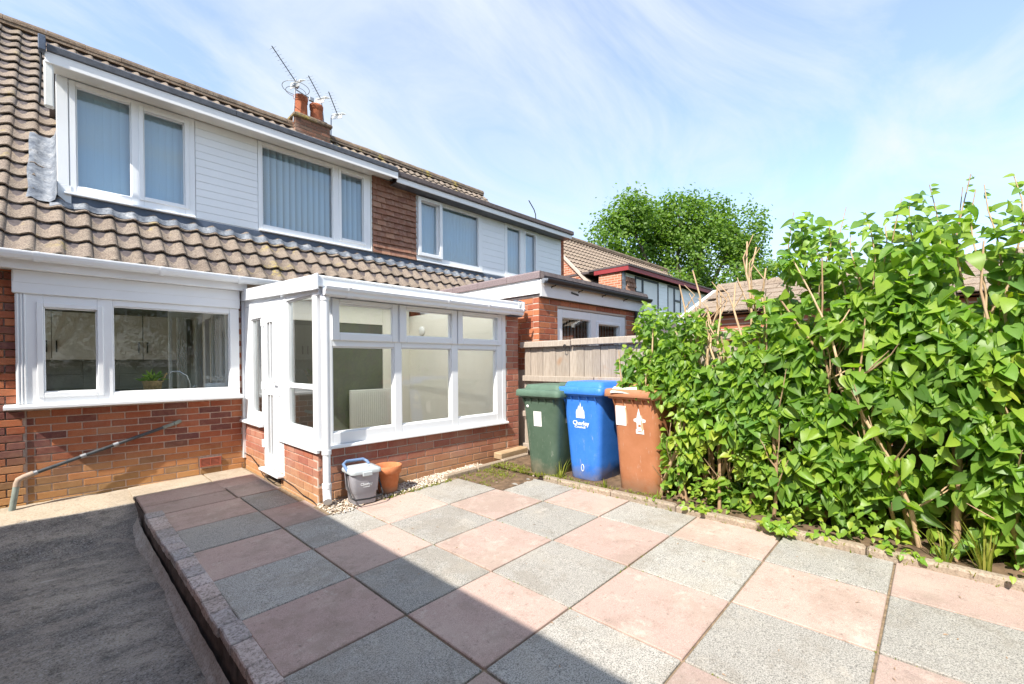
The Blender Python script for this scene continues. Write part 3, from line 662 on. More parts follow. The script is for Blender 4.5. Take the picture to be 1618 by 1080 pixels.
for j in range(ns+1):
    s = .93+(2.42-.93)*j/ns
    for i, xx in enumerate((-.225, -.19, -.15, -.11, -.06, -.02, -.004)):
        ww = .02*noise.noise(Vector((s*3, i*.6, 0))); t = ((xx-X0)/TW) % 1
        hgt = .03+prof(t)*.8+.012+.012*noise.noise(Vector((xx*20, s*8, 4)))+(.10 if i == 6 else .03 if i == 5 else 0)-((s/GA) % 1)*.012
        vs_.append(roof_pt(xx+ww*(1 if i < 5 else 0), s, hgt))
sf.add(vs_, [(j*7+i, j*7+i+1, (j+1)*7+i+1, (j+1)*7+i) for j in range(ns) for i in range(6)], 0, True); sf.build('side_flashing', M['lead'], dorm, recalc=False)

# kitchen window
KW = TF(6.33)
kw = window(H1, KW, -.295, 1.56, .955, 2.02, [(-.112, .272, [(1.06, 1.90)]), (.390, 1.462, [(1.035, 1.955)])], M['upvc'], M['glass'], depth=.075, sash=((0, 0),), label='wide white kitchen window with a plant behind the glass')
q = MB(); q.box(-.312, 1.565, 6.30, 6.40, 2.02, 2.24, .006); q.box(-.30, 1.56, 6.293, 6.301, 2.12, 2.236, .002); q.build('head_panel', M['upvc'], kw)
q = MB()
for x in (-.285, -.262, -.24): q.box(x, x+.012, 6.318, 6.331, .957, 2.018, .003)
q.build('trim', M['upvc'], kw)
q = MB(); q.prism([(6.41, .958), (6.235, .948), (6.222, .938), (6.222, .915), (6.232, .908), (6.41, .905)], 'x', -.372, 1.575); q.build('sill', M['upvc'], kw)
# kitchen behind the glass
q = MB(); q.box(-1.4, 1.6, 9.55, 9.6, 0, 2.45); q.box(-1.45, -1.4, 6.51, 6.9, 0, 2.45); q.box(-1.45, -1.4, 8.9, 9.6, 0, 2.45); q.box(-1.45, -1.4, 6.9, 8.9, 2.2, 2.45); q.box(-1.45, -1.4, 6.9, 8.9, 0, .5); q.box(-1.4, 1.6, 6.5, 9.6, 2.40, 2.45); kr = q.build('room_wall', M['wtile'], H1)  # opening in the unseen left wall is added so sun brightens the kitchen
q = MB(); q.box(-1.4, 1.6, 6.5, 9.6, .0, .06); q.build('room_floor', M['floor_int'], H1)
q = MB(); q.box(1.6, 1.62, 6.5, 6.75, 0, 2.42); q.box(1.6, 1.62, 7.9, 9.6, 0, 2.42); q.box(1.6, 1.62, 6.75, 7.9, 2.05, 2.42); q.build('side_wall', M['white_int'], H1)
for k in range(-2, 4):
    for z in (.98, 1.19):
        q = MB(); q.box(-.4+k*.42-.2, -.4+k*.42+.215, 9.53, 9.551, z, z+.20, .002); q.build('wall_tile', M['wtile'], kr)
cup = thing('wall_cupboard', 'row of grey kitchen wall cupboards seen through the kitchen window', 'cupboard', (.3, 9.35, 1.4))
q = MB(); q.box(-1.3, 1.42, 9.22, 9.53, 1.41, 2.12); q.build('carcass', M['dark_int'], cup)
for a in (-1.09, -.585, -.085, .42, .925):
    q = MB(); q.box(a+.004, a+.498, 9.196, 9.219, 1.412, 2.11, .002); d_ = q.build('door', M['cupboard'], cup)
    hx = a+.05 if int((a+1.09)/.5+.5) % 2 == 0 else a+.45
    h_ = MB(); h_.box(hx-.007, hx+.007, 9.17, 9.195, 1.52, 1.69, .003); h_.build('handle', M['black_plastic'], d_)
wt = thing('worktop', 'dark kitchen worktop running under the grey wall cupboards', 'worktop', (.2, 9.3, 0))
q = MB(); q.box(-1.3, 1.5, 9.0, 9.52, .06, .90); q.build('base_unit', M['cupboard'], wt); q = MB(); q.box(-1.3, 1.55, 8.96, 9.52, .902, .94, .005); q.build('top', M['black_plastic'], wt)
sk = thing('window_worktop', 'pale worktop inside the kitchen window that carries the plant and tap', 'worktop', (.6, 6.7, 0))
q = MB(); q.box(-1.0, 1.58, 6.51, 7.1, .985, 1.015, .004); q.build('top', M['white_int'], sk); q = MB(); q.box(-1.0, 1.58, 6.55, 7.08, .07, .983); q.build('base_unit', M['cupboard'], sk)
tap = thing('kitchen_tap', 'curved chrome swan neck tap beside the basket plant in the kitchen window', 'tap', (1.1, 6.62, 1.016))
q = MB(); q.tube([(1.10, 6.62, 1.016), (1.10, 6.62, 1.10), (1.07, 6.62, 1.19), (1.0, 6.63, 1.245), (.92, 6.64, 1.245), (.90, 6.64, 1.20)], .011, 8); q.lathe([(0, .0), (.03, 0), (.03, .012), (.014, .025)], (1.10, 6.62, 1.016), 12); q.build('spout', M['steel'], tap)
q = MB(); q.tube([(1.12, 6.62, 1.05), (1.17, 6.62, 1.075)], .006, 6); q.build('lever', M['steel'], tap)
bk = thing('basket_plant', 'leafy green plant in a wicker basket behind the kitchen window glass', 'potted plant', (.75, 6.6, 1.016))
q = MB(); q.lathe([(.0, 0), (.075, 0), (.095, .12), (.10, .125), (.092, .125), (.088, .1), (0, .1)], (.745, 6.62, 1.016), 16); q.tube([(.745+.09*math.cos(a), 6.62, 1.13+.09*math.sin(a)*1.0) for a in [0, .25, .5]], .006, 6); q.tube([(.835, 6.62, 1.13), (.86, 6.62, 1.20), (.88, 6.62, 1.23)], .012, 6); q.build('basket', M['wicker'], bk)

def leaf_geo(L=1., w=.42, fold=.18, droop=.16):
    """one heart shaped leaf, base at origin, tip along +y, normal +z"""
    out = [(0, 0), (.16, -.07), (.30, .02), (.40, .18), (.40, .38), (.31, .60), (.17, .82), (0, 1.0)]
    v = []; mid = []
    for x, y_ in out:
        v.append((x*2*w*L, y_*L, (fold*x*1.6-droop*y_*y_)*L))
    for x, y_ in out[1:-1][::-1]: v.append((-x*2*w*L, y_*L, (fold*x*1.6-droop*y_*y_)*L))
    n = len(v); c1_ = len(v); v.append((0, .3*L, -droop*.09*L)); v.append((0, .65*L, -droop*.42*L))
    a, b_ = c1_, c1_+1
    f = [(0, 1, 2, a), (a, 2, 3, 4), (a, 4, 5, b_), (b_, 5, 6, 7), (b_, 7, 8, 9), (a, b_, 9, 10), (a, 10, 11, 12), (0, a, 12, 13)]
    return v, f
LV, LF = leaf_geo()
def leaf_dir(n, tip):
    """rotation taking leaf +z to n and +y to tip"""
    n = Vector(n).normalized(); t = Vector(tip); t = (t-n*t.dot(n)).normalized(); s_ = t.cross(n)
    return Matrix(((s_.x, t.x, n.x), (s_.y, t.y, n.y), (s_.z, t.z, n.z)))
pl = MB()
for k in range(46):
    a = random.uniform(0, 6.28); el = random.uniform(.1, 1.3); n_ = Vector((math.cos(a)*math.cos(el), math.sin(a)*math.cos(el)*.6, math.sin(el)))
    base = Vector((.745, 6.62, 1.14))+n_*random.uniform(.0, .09); rm_ = leaf_dir(n_.cross(Vector((random.uniform(-1, 1), random.uniform(-1, 1), random.uniform(-1, 1)))), n_); s_ = random.uniform(.05, .11)
    pl.add([base+rm_ @ (Vector((p[0]*.5, p[1], p[2]))*s_) for p in LV], LF, 0, True, random.random()+.01)
pl.build('foliage', M['leaf'], bk, recalc=False)
# white door frame with net curtains inside, right part of the kitchen window
nd = thing('net_curtain', 'white net curtains hanging on a pale door frame inside the kitchen window', 'curtain', (1.3, 7.2, 1.0))
q = MB(); q.box(1.50, 1.56, 6.70, 6.76, .1, 2.1, .004); q.box(1.50, 1.56, 7.9, 7.96, .1, 2.1, .004); q.box(1.50, 1.56, 6.76, 7.9, 2.0, 2.1, .004); q.box(1.08, 1.49, 7.96, 8.0, 2.0, 2.1, .004); q.box(1.08, 1.12, 7.96, 8.0, .1, 2.0, .004); q.build('door_frame', M['upvc'], nd)
for (x0_, x1_, y_) in ((1.14, 1.26, 7.75), (1.33, 1.42, 7.6), (1.42, 1.56, 7.1), (1.47, 1.58, 6.9)):
    q = MB(); n = 26; vs_ = []
    for z in (1.0, 2.0):
        for i in range(n+1): vs_.append((x0_+(x1_-x0_)*i/n, y_+.018*math.sin(i*1.3)+(.02 if z > 1.5 else 0), z))
    q.add(vs_, [(i, i+1, n+2+i, n+1+i) for i in range(n)], 0, True); q.build('curtain_panel', M['net'], nd, recalc=False)
fp = thing('white_planter', 'small white planter with pale flowers on the kitchen worktop by the curtains', 'planter', (1.4, 6.75, 1.016))
q = MB(); q.box(1.28, 1.5, 6.7, 6.8, 1.016, 1.09, .008); q.build('trough', M['upvc'], fp)
q = MB()
for k in range(26):
    c = Vector((random.uniform(1.28, 1.5), random.uniform(6.7, 6.8), random.uniform(1.10, 1.19)))
    for t in range(4):
        rm_ = leaf_dir((random.uniform(-1, 1), random.uniform(-1, .2), random.uniform(-1, 1)), (random.uniform(-1, 1), random.uniform(-1, 1), 1)); q.add([c+rm_ @ (Vector(p)*.025) for p in LV], LF, 0, True)
q.build('flowers', M['net'], fp, recalc=False)
# sloping waste pipe on the wall
pp = thing('waste_pipe', 'sloping black waste pipe across the brick wall with a tan elbow and grey lower end', 'pipe', (-.3, 6.28, -.04))
q = MB(); q.tube([(.965, 6.40, .668), (.93, 6.375, .655), (.90, 6.36, .645)], .022, 10); q.tube([(.90, 6.36, .645), (.80, 6.35, .615)], .019, 10); q.build('wall_socket', M['pipe_grey'], pp)
q = MB(); q.tube([(.84, 6.355, .625), (-.20, 6.285, .285)], .0175, 12); q.build('long_pipe', M['pipe_black'], pp)
for t in (.42, .66, .985):
    a = Vector((.84, 6.355, .625)).lerp(Vector((-.20, 6.285, .285)), t); q = MB(); d_ = Vector((-.95, -.06, -.31)).normalized(); q.tube([a-d_*.022, a+d_*.022], .022, 12); q.build('pipe_collar', M['galv'], pp)
q = MB(); q.tube([(-.19, 6.285, .29), (-.25, 6.28, .268), (-.287, 6.277, .248), (-.297, 6.276, .215), (-.30, 6.275, .185)], .026, 12); q.build('elbow', M['pipe_tan'], pp)
q = MB(); q.tube([(-.30, 6.275, .20), (-.335, 6.265, -.06)], .0235, 12); q.build('lower_pipe', M['pipe_grey'], pp)

# chimney on the party line
ch = MB(); ch.box(3.62, 4.38, 10.14, 10.62, 6.2, 6.74); chim = thing('chimney', 'mossy brick chimney with two orange clay pots on the shared roof ridge', 'chimney', (4.0, 10.4, 6.2)); stack = ch.build('stack', plain('sooty_mortar', (.17, .14, .11), .95, .4, 20), chim)
cme = brick_mesh('brick', .215, .075, M['ridge'], .05)
M['brick_old'] = brickmat('old_sooty_brick', [(0, (.20, .10, .07)), (.3, (.15, .08, .06)), (.6, (.26, .13, .09)), (.8, (.13, .09, .07))], pale=.4)
brickwork(stack, TF(10.14), 0, 3.62, 4.38, 6.29, 6.74, [], .075, M['brick_old'], proud=.005)
brickwork(stack, TL(3.62), R(-90), 10.14, 10.62, 6.29, 6.74, [], .075, M['brick_old'], proud=.005)
q = MB(); q.box(3.575, 4.425, 10.09, 10.67, 6.74, 6.82, .02); q.box(3.64, 4.36, 10.16, 10.6, 6.815, 6.88, .03); q.build('capping', M['ridge'], chim)
for px_, hh in ((3.83, .50), (4.17, .44)):
    q = MB(); q.lathe([(.145, 0), (.14, .05), (.128, hh*.7), (.130, hh*.72), (.142, hh*.74), (.138, hh*.8), (.148, hh*.86), (.148, hh*.97), (.135, hh), (.105, hh), (.10, hh*.6), (.0, hh*.5)], (px_, 10.38, 6.84), 24); q.build('chimney_pot', M['pot_orange'], chim)
def yagi(name, label, base, top, bstart, bend, n=9, grid_=True, dish=None):
    t = thing(name, label, 'tv aerial', base)
    q = MB(); q.tube([base, top], .014, 8); q.build('mast', M['galv'], t)
    a, b_ = Vector(bstart), Vector(bend); q = MB(); q.tube([a, b_], .010, 6); q.build('boom', M['black_plastic'], t)
    d_ = (b_-a).normalized(); sd_ = d_.cross(Vector((0, 0, 1))).normalized()
    for k in range(n):
        c = a.lerp(b_, (k+.5)/n); q = MB(); q.tube([c-sd_*.10, c+sd_*.10], .003, 4); q.build('element', M['galv'], t)
    if grid_:
        q = MB(); up = sd_.cross(d_)
        for s2 in (-1, 1):
            for k in range(6):
                c = a+d_*.03+up*(.02+.022*k)*s2-d_*.012*k; q.tube([c-sd_*.15, c+sd_*.15], .006, 4)
            q.tube([a+d_*.03-sd_*.13, a+d_*.03-sd_*.13+up*s2*.13-d_*.07], .005, 4); q.tube([a+d_*.03+sd_*.13, a+d_*.03+sd_*.13+up*s2*.13-d_*.07], .005, 4)
        q.build('reflector', M['sticker'], t)
    return t
ya = yagi('tv_aerial', 'tallest tv aerial on the left side of the chimney, with a ring aerial below it', (3.60, 10.2, 6.62), (3.66, 10.2, 7.58), (3.68, 10.2, 7.50), (3.12, 10.0, 7.93), 10)
q = MB(); q.tube([(3.66+.27*math.cos(a), 10.2+.27*math.sin(a), 7.38+.0*a) for a in [2*math.pi*k/24 for k in range(25)]], .007, 5); q.tube([(3.66+.20*math.cos(a), 10.2+.20*math.sin(a), 7.30) for a in [2*math.pi*k/24 for k in range(25)]], .006, 5); q.tube([(3.66, 10.2, 7.35), (3.95, 10.1, 7.22)], .013, 6); q.box(3.9, 4.0, 10.07, 10.13, 7.17, 7.26, .01); q.box(3.60, 3.72, 10.15, 10.25, 7.40, 7.46, .01); q.build('ring_aerial', M['galv'], ya)
yagi('tv_aerial', 'middle tv aerial standing just right of the second chimney pot', (4.33, 10.35, 6.9), (4.27, 10.35, 7.45), (4.27, 10.35, 7.45), (3.93, 10.2, 7.78), 9)
yagi('tv_aerial', 'rightmost tv aerial on a cranked pole beside the chimney', (4.52, 10.42, 6.62), (4.53, 10.42, 7.16), (4.68, 10.4, 7.27), (4.38, 10.2, 7.62), 9)

# ------------------------------------------------------------------ ATTACHED HOUSE
XE = 8.81
H2 = thing('house', 'attached neighbouring house with brown hung tiles, blue tinted dormer windows and white cladding', 'house', (6.5, 7, 0))
rb = MB(); v = [roof_pt(x, s, h) for h in (-.03, .0) for x, s in ((PARTY, 0), (XE+.1, 0), (XE+.1, sR), (PARTY, sR))]
rb.add(v, [(0, 3, 2, 1), (4, 5, 6, 7), (0, 1, 5, 4), (1, 2, 6, 5), (2, 3, 7, 6), (3, 0, 4, 7)])
rb.add([(PARTY, RIDGE, 6.625), (XE+.1, RIDGE, 6.625), (XE+.1, 14.7, 2.3), (PARTY, 14.7, 2.3)], [(0, 1, 2, 3)])
roof2 = rb.build('roof', M['felt'], H2, recalc=False)
X1 = X0+TW*26
c4 = tiles(roof2, tme, X1-.15+.15, 7.0, range(0, 4)); c4 += tiles(roof2, tme, X1, 9.2, range(16, 21))
ridge_row(roof2, PARTY, 9.25, 6.605, RIDGE)
dm = MB(); dm.box(PARTY, XE, YF+.35, YF+.40, 3.0, 4.53); dm.box(PARTY, XE, YF, YF+.12, 3.02, 3.225)
dm.box(PARTY, 4.53, YF+.02, YF+.12, 3.1, 4.53); dm.box(6.165, 6.815, YF+.012, YF+.12, 3.2, 4.42); dm.box(7.92, XE, YF+.012, YF+.12, 3.2, 4.42)
dorm2 = dm.build('dormer', M['paint_white'], H2)
q = MB(); q.box(4.54, XE+.05, YF-.002, YF+.12, 4.405, 4.50); q.build('head_band', M['black_plastic'], dorm2)
q = MB(); q.box(XE, XE+.19, YF+.05, 12, 0, 4.5); q.box(PARTY, XE+.19, 14.5, 14.7, -.3, 2.5); q.build('end_wall', M['brick_ext'], H2)
q = MB(); q.box(PARTY, XE, 6.42, 6.6, -.3, 2.4); q.build('wall', M['brick_house'], H2)
q = MB(); q.box(PARTY, XE+.12, 6.66, 8.65, 4.50, 4.555); q.build('flat_roof', M['felt'], dorm2)
q = MB(); q.box(4.0, XE+.10, 6.64, 6.66, 4.40, 4.495, .004); q.build('fascia', M['paint_white'], dorm2)
q = MB(); q.prism([(6.70, 4.494), (6.615, 4.494), (6.605, 4.51), (6.61, 4.585), (6.64, 4.60), (6.75, 4.58)], 'x', 4.002, XE+.14); q.build('roof_trim', M['felt'], dorm2)
q = MB(); q.box(4.0, XE+.1, 6.662, YF-.004, 4.40, 4.415, .002); q.build('soffit', M['trim_dark'], dorm2)
w3 = window(H2, F, 4.535, 6.160, 3.225, 4.402, [(4.64, 5.02, [(3.36, 4.32)]), (5.105, 6.06, [(3.31, 4.345)])], M['upvc'], M['glass_up'], d=.018, label='wide dormer window with one sash ajar')
blinds(w3, F, 4.58, 6.12, 3.25, 4.38, M['blind'], .1, pitch=.078)
q = MB()
for (p_, q_, r_, s_) in ((4.56, 4.625, 3.30, 4.375), (5.04, 5.10, 3.30, 4.375), (4.625, 5.04, 3.30, 3.36), (4.625, 5.04, 4.32, 4.375)): q.box(p_, q_, YF-.075, YF-.028, r_, s_, .005)
q.build('open_sash', M['upvc'], w3)
w4 = window(H2, F, 6.82, 7.915, 3.225, 4.402, [(6.90, 7.32, [(3.32, 4.34)]), (7.48, 7.83, [(3.34, 4.32)])], M['upvc'], M['glass_up'], d=.018, sash=((1, 0),), label='narrower dormer window at the far end')
blinds(w4, F, 6.85, 7.9, 3.25, 4.38, M['blind'], -.5)
board_run(dorm2, 6.165, 6.815, 3.215, 4.40, 9, M['upvc']); board_run(dorm2, 7.92, XE, 3.215, 4.40, 9, M['upvc'])
q = MB(); q.box(4.535, 6.16, YF-.06, YF, 3.2, 3.224, .006); q.box(6.82, 7.915, YF-.06, YF, 3.2, 3.224, .006); q.build('dormer_sill', M['upvc'], dorm2)
lapron(dorm2, PARTY, 8.9, .87, .985, M['lead']); q = MB(); q.box(PARTY, XE, YF-.016, YF-.002, 3.05, 3.20, .002); q.build('lead_upstand', M['lead_dark'], dorm2)
rm = MB(); rm.box(4.2, 8.7, YF+.28, YF+.30, 3.1, 4.5); rm.build('room_wall', M['dark_int'], dorm2)  # dark backing, its colour gives the neighbour's rooms their shade
bm_ = MB(); bm_.box(-.1, .1, 0, .03, -.0325, .0325, .003)
brickwork(bpy.data.objects[dorm2.name], TF(YF+.05), 0, XE, XE+.19, 3.2, 4.4, [], .075, M['brick_ext'], proud=.004)

# ------------------------------------------------------------------ CONSERVATORY
CN = thing('conservatory', 'white framed lean to conservatory on a low brick wall, in front of the house', 'conservatory', (2.8, 5.2, 0))
YC, XC = 4.1, 1.63; CB = .0795
fw_ = backing('dwarf_wall', TF(YC), XC, 4.05, -.12, .53, [], M['mortar_pale'], CN)
n1_ = brickwork(fw_, TF(YC), 0, XC, 4.05, .53-CB*7, .53, [], CB, M['brick_cons'], L=.228, phase=.1)
pr_ = backing('pier', TF(YC), 4.052, 4.292, -.12, 2.10, [], M['mortar_pale'], CN)
brickwork(pr_, TF(YC), 0, 4.052, 4.292, .53-CB*6, .53+CB*19, [], CB, M['brick_cons'], L=.228, phase=.1)
q = MB(); q.box(4.052, 4.13, YC+.10, 6.38, -.12, 2.06); q.build('side_wall', M['cream'], CN)
sw = backing('side_dwarf_wall', TL(XC), YC+.012, 5.085, -.12, .505, [], M['mortar_pale'], CN)
brickwork(sw, TL(XC), R(-90), YC-.004, 5.085, .505-CB*7, .505, [], CB, M['brick_cons'], L=.228, phase=.6, proud=.002)
sw2 = backing('side_dwarf_wall', TL(XC), 5.645, 6.39, -.12, .60, [], M['mortar_pale'], CN)
brickwork(sw2, TL(XC), R(-90), 5.645, 6.385, .60-CB*8, .60, [], CB, M['brick_cons'], L=.228, phase=.3, proud=.002)
q = MB(); q.box(XC+.03, 4.05, YC+.11, 6.4, .10, .13); q.build('floor', M['floor_int'], CN)
FC = TF(YC)
lo, hi = (.672, 1.488), (1.612, 1.898)
wf = window(CN, FC, 1.735, 3.985, .565, 1.945, [(1.772, 2.424, [lo, (1.612, 1.898)]), (2.508, 3.170, [lo, (1.61, 1.898)]), (3.262, 3.890, [lo, (1.606, 1.898)])], M['upvc'], M['glass'], depth=.075, d=-.004, name='front_window')
for (a, b_) in ((1.765, 2.455), (2.475, 3.235), (3.25, 3.955)):
    q = MB(); ga, gb = (1.834, 2.387) if a < 2 else (2.559, 3.164) if a < 3 else (3.324, 3.893)
    for (p_, q_, r_, s_) in ((a, ga, 1.545, 1.938), (gb, b_, 1.545, 1.938), (ga, gb, 1.545, 1.612), (ga, gb, 1.898, 1.938)): q.box(p_, q_, YC-.020, YC+.003, r_, s_, .006)
    q.build('top_sash', M['upvc'], wf)
q = MB(); q.box(3.985, 4.052, YC+.0, YC+.07, .565, 1.945, .004); q.build('end_post', M['upvc'], CN)
q = MB(); q.box(1.632, 1.733, YC+.002, YC+.09, .53, 2.0, .006); q.build('corner_post', M['upvc'], CN)
q = MB(); q.prism([(YC+.08, .566), (YC-.03, .562), (YC-.045, .555), (YC-.047, .538), (YC-.04, .531), (YC+.08, .531)], 'x', 1.60, 4.055); q.build('front_sill', M['upvc'], CN)
LC = TL(XC)
q = MB(); q.box(YC-.035, 5.09, -.002, .035, .506, .546, .006); placed(q, LC).build('side_sill', M['upvc'], CN)
ws = window(CN, LC, 4.092, 4.975, .548, 2.04, [(4.195, 4.87, [(.70, 1.972)])], M['upvc'], M['glass'], depth=.07, d=.006, name='side_window')
q = MB(); q.box(4.20, 4.865, -.05, -.02, 1.08, 1.13, .004); placed(q, LC).build('glazing_bar', M['upvc'], ws)
ws2 = window(CN, LC, 5.60, 6.385, .64, 2.03, [(5.69, 6.09, [(.74, 1.868)])], M['upvc'], M['glass'], depth=.07, d=.004, name='side_window')
q = MB(); q.prism([(XC+.05, .60), (XC-.055, .60), (XC-.06, .61), (XC-.055, .628), (XC+.0, .642), (XC+.05, .642)], 'y', 5.62, 6.40); q.build('side_sill', M['upvc'], CN)
q = MB(); q.box(XC-.004, XC+.06, 5.05, 6.385, 2.032, 2.14, .004); q.build('head_panel', M['upvc'], CN)
# the door
q = MB(); t = .035
for (p_, q_, r_, s_) in ((4.98, 5.02, .14, 2.03), (5.595, 5.60, .14, 2.03), (5.02, 5.595, 1.99, 2.03)): q.box(p_, q_, -.07, .004, r_, s_, .003)
placed(q, LC).build('door_frame', M['upvc'], CN)
q = MB()
for (p_, q_, r_, s_) in ((5.022, 5.29, .17, 1.985), (5.47, 5.593, .17, 1.985), (5.29, 5.47, 1.79, 1.985), (5.29, 5.47, .98, 1.15), (5.29, 5.47, .17, .31)): q.box(p_, q_, -.045, .012, r_, s_, .004)
for zz in ((1.15, 1.79), (.31, .98)):
    q.box(5.372, 5.39, -.03, .008, zz[0], zz[1], .003)
dr = placed(q, LC).build('door', M['upvc'], CN)
for zz in ((1.15, 1.79), (.31, .98)):
    for a, b_ in ((5.292, 5.37), (5.392, 5.468)):
        q = MB(); q.box(a, b_, -.02, -.012, zz[0], zz[1]); placed(q, LC).build('pane', M['glass_dark'], dr)
for z in (.42, 1.08, 1.80):
    q = MB(); q.box(5.555, 5.612, .012, .034, z-.045, z+.045, .006); placed(q, LC).build('hinge', M['upvc'], dr)
q = MB(); q.box(5.045, 5.085, .012, .024, .98, 1.20, .006); q.xf(lambda p: LC(p.x, p.y, p.z)); q.tube([LC(5.065, .02, 1.14), LC(5.065, .065, 1.14), LC(5.10, .068, 1.142), LC(5.20, .066, 1.145)], .010, 8); q.build('handle', M['upvc'], dr)
q = MB(); q.box(5.0, 5.62, -.02, .07, .118, .150, .008); placed(q, LC).build('door_sill', M['upvc'], CN)
# roof of the conservatory
def rz(y): return 2.115+(y-4.02)*.058
q = MB(); q.add([(x, y, rz(y)+h-.015) for h in (0, .016) for x, y in ((1.64, 3.98), (4.25, 3.98), (4.25, 6.36), (1.64, 6.36))], [(0, 1, 2, 3), (4, 5, 6, 7), (0, 1, 5, 4), (1, 2, 6, 5), (2, 3, 7, 6), (3, 0, 4, 7)]); q.build('roof_sheet', M['poly'], CN)
for x in (2.28, 2.93, 3.58):
    q = MB(); q.add([(x+a, y, rz(y)+h-.06) for h in (0, .044) for a, y in ((-.02, 4.1), (.02, 4.1), (.02, 6.36), (-.02, 6.36))], [(0, 1, 2, 3), (4, 5, 6, 7), (0, 1, 5, 4), (1, 2, 6, 5), (2, 3, 7, 6), (3, 0, 4, 7)]); q.build('roof_bar', M['upvc_old'], CN)
q = MB(); q.add([(x, y, rz(y)+h) for h in (-.125, .01) for x, y in ((1.585, 4.066), (1.635, 4.066), (1.635, 6.36), (1.585, 6.36))], [(0, 1, 2, 3), (4, 5, 6, 7), (0, 1, 5, 4), (1, 2, 6, 5), (2, 3, 7, 6), (3, 0, 4, 7)]); q.build('side_beam', M['upvc'], CN)
q = MB(); q.add([(x, y, rz(y)+h) for h in (-.10, .012) for x, y in ((4.25, 3.97), (4.285, 3.97), (4.285, 6.36), (4.25, 6.36))], [(0, 1, 2, 3), (4, 5, 6, 7), (0, 1, 5, 4), (1, 2, 6, 5), (2, 3, 7, 6), (3, 0, 4, 7)]); q.build('side_beam', M['upvc'], CN)
q = MB(); q.box(1.60, 4.17, 3.985, 4.06, 2.018, 2.118, .008); q.build('eaves_beam', M['upvc'], CN)
q = MB(); q.box(1.62, 4.06, 4.03, 4.17, 1.946, 2.017, .004); q.build('eaves_plate', M['upvc'], CN)
og = [(4.00, 2.016), (3.985, 1.945), (3.955, 1.938), (3.935, 1.95), (3.93, 1.975), (3.912, 1.992), (3.905, 2.016), (3.912, 2.022), (3.92, 2.016), (3.94, 1.985), (3.945, 1.955), (3.96, 1.948), (3.98, 1.955), (3.99, 2.016)]
q = MB(); q.prism(og, 'x', 1.64, 4.21); g2 = q.build('gutter', M['upvc'], CN)
for x in (1.86, 3.0, 3.60, 4.205):
    q = MB(); q.prism([(3.955+(a-3.955)*1.12, 1.98+(b-1.98)*1.14) for a, b in og], 'x', x-.014, x+.014); q.build('gutter_joint', M['upvc'], g2)
q = MB(); q.box(1.582, 1.598, 3.972, 4.064, 1.99, 2.13, .003); q.build('beam_end_cap', M['upvc'], CN); q = MB(); q.box(4.17, 4.19, 3.975, 4.07, 2.0, 2.12, .004); q.build('beam_end_cap', M['upvc'], CN)
q = MB(); q.tube([(1.672, 4.02, 1.95), (1.672, 4.02, .52)], .036, 14); q.tube([(1.672, 4.018, .54), (1.672, 4.018, .185)], .0335, 14); q.tube([(1.672, 4.018, .20), (1.672, 4.016, .15), (1.664, 3.99, .105), (1.650, 3.955, .085)], .038, 14); dp = q.build('downpipe', M['upvc'], CN)
for z in (.215, .52, 1.92):
    q = MB(); q.tube([(1.672, 4.019, z-.02), (1.672, 4.019, z+.02)], .042, 14); q.build('pipe_collar', M['upvc'], dp)
# lead flashing at the right end
q = MB(); q.prism([(4.03, 1.98), (4.10, 1.96), (4.10, 2.16), (4.04, 2.14)], 'x', 4.20, 4.33); q.box(4.06, 4.29, 4.02, 4.10, 1.93, 1.965, .006); q.build('lead_flashing', M['lead_dark'], CN)
q = MB(); q.box(1.60, 1.64, 6.36, 6.40, .14, 2.14); q.build('inner_trim', M['upvc'], CN)
# inside: back wall cream with radiator and a round white detector
q = MB(); q.box(1.65, 3.55, 6.378, 6.392, .13, 1.93); q.build('doorway_shade_panel', M['dark_int'], CN)  # flat dark panel, colour stands in for the dim room beyond
q = MB(); q.box(1.65, 3.55, 6.362, 6.392, 1.932, 2.2); q.box(3.552, 4.034, 6.362, 6.392, .13, 2.2); q.box(4.035, 4.05, 4.2, 6.37, .13, 2.1); q.build('inner_wall', M['cream'], CN)
ra = thing('radiator', 'white panel radiator low on the conservatory back wall, seen through the left pane', 'radiator', (3.3, 6.3, .3))
q = MB(); q.box(2.98, 3.66, 6.30, 6.35, .34, .93, .01); rp = q.build('panel', M['radiator'], ra)
for k in range(20):
    q = MB(); q.box(3.0+k*.033, 3.018+k*.033, 6.292, 6.301, .38, .89, .003); q.build('rib', M['radiator'], rp)
q = MB(); q.tube([(3.70, 6.33, .35), (3.70, 6.33, .14)], .008, 6); q.build('feed_pipe', M['steel'], ra)
al = thing('round_detector', 'round white detector disc on the cream wall behind the middle top pane', 'detector', (4.03, 5.98, 1.82))
q = MB(); q.lathe([(0, 0), (.075, 0), (.07, .022), (.03, .03), (0, .03)], (0, 0, 0), 20); q.xf(lambda p: Vector((4.033-p.z, 5.98+p.x, 1.84+p.y))); q.build('disc', M['sticker'], al)
so = thing('wall_socket', 'small white switch plate on the cream conservatory wall above the radiator', 'switch', (3.76, 6.36, 1.0))
q = MB(); q.box(3.72, 3.80, 6.358, 6.369, .96, 1.08, .003); q.build('plate', M['sticker'], so)

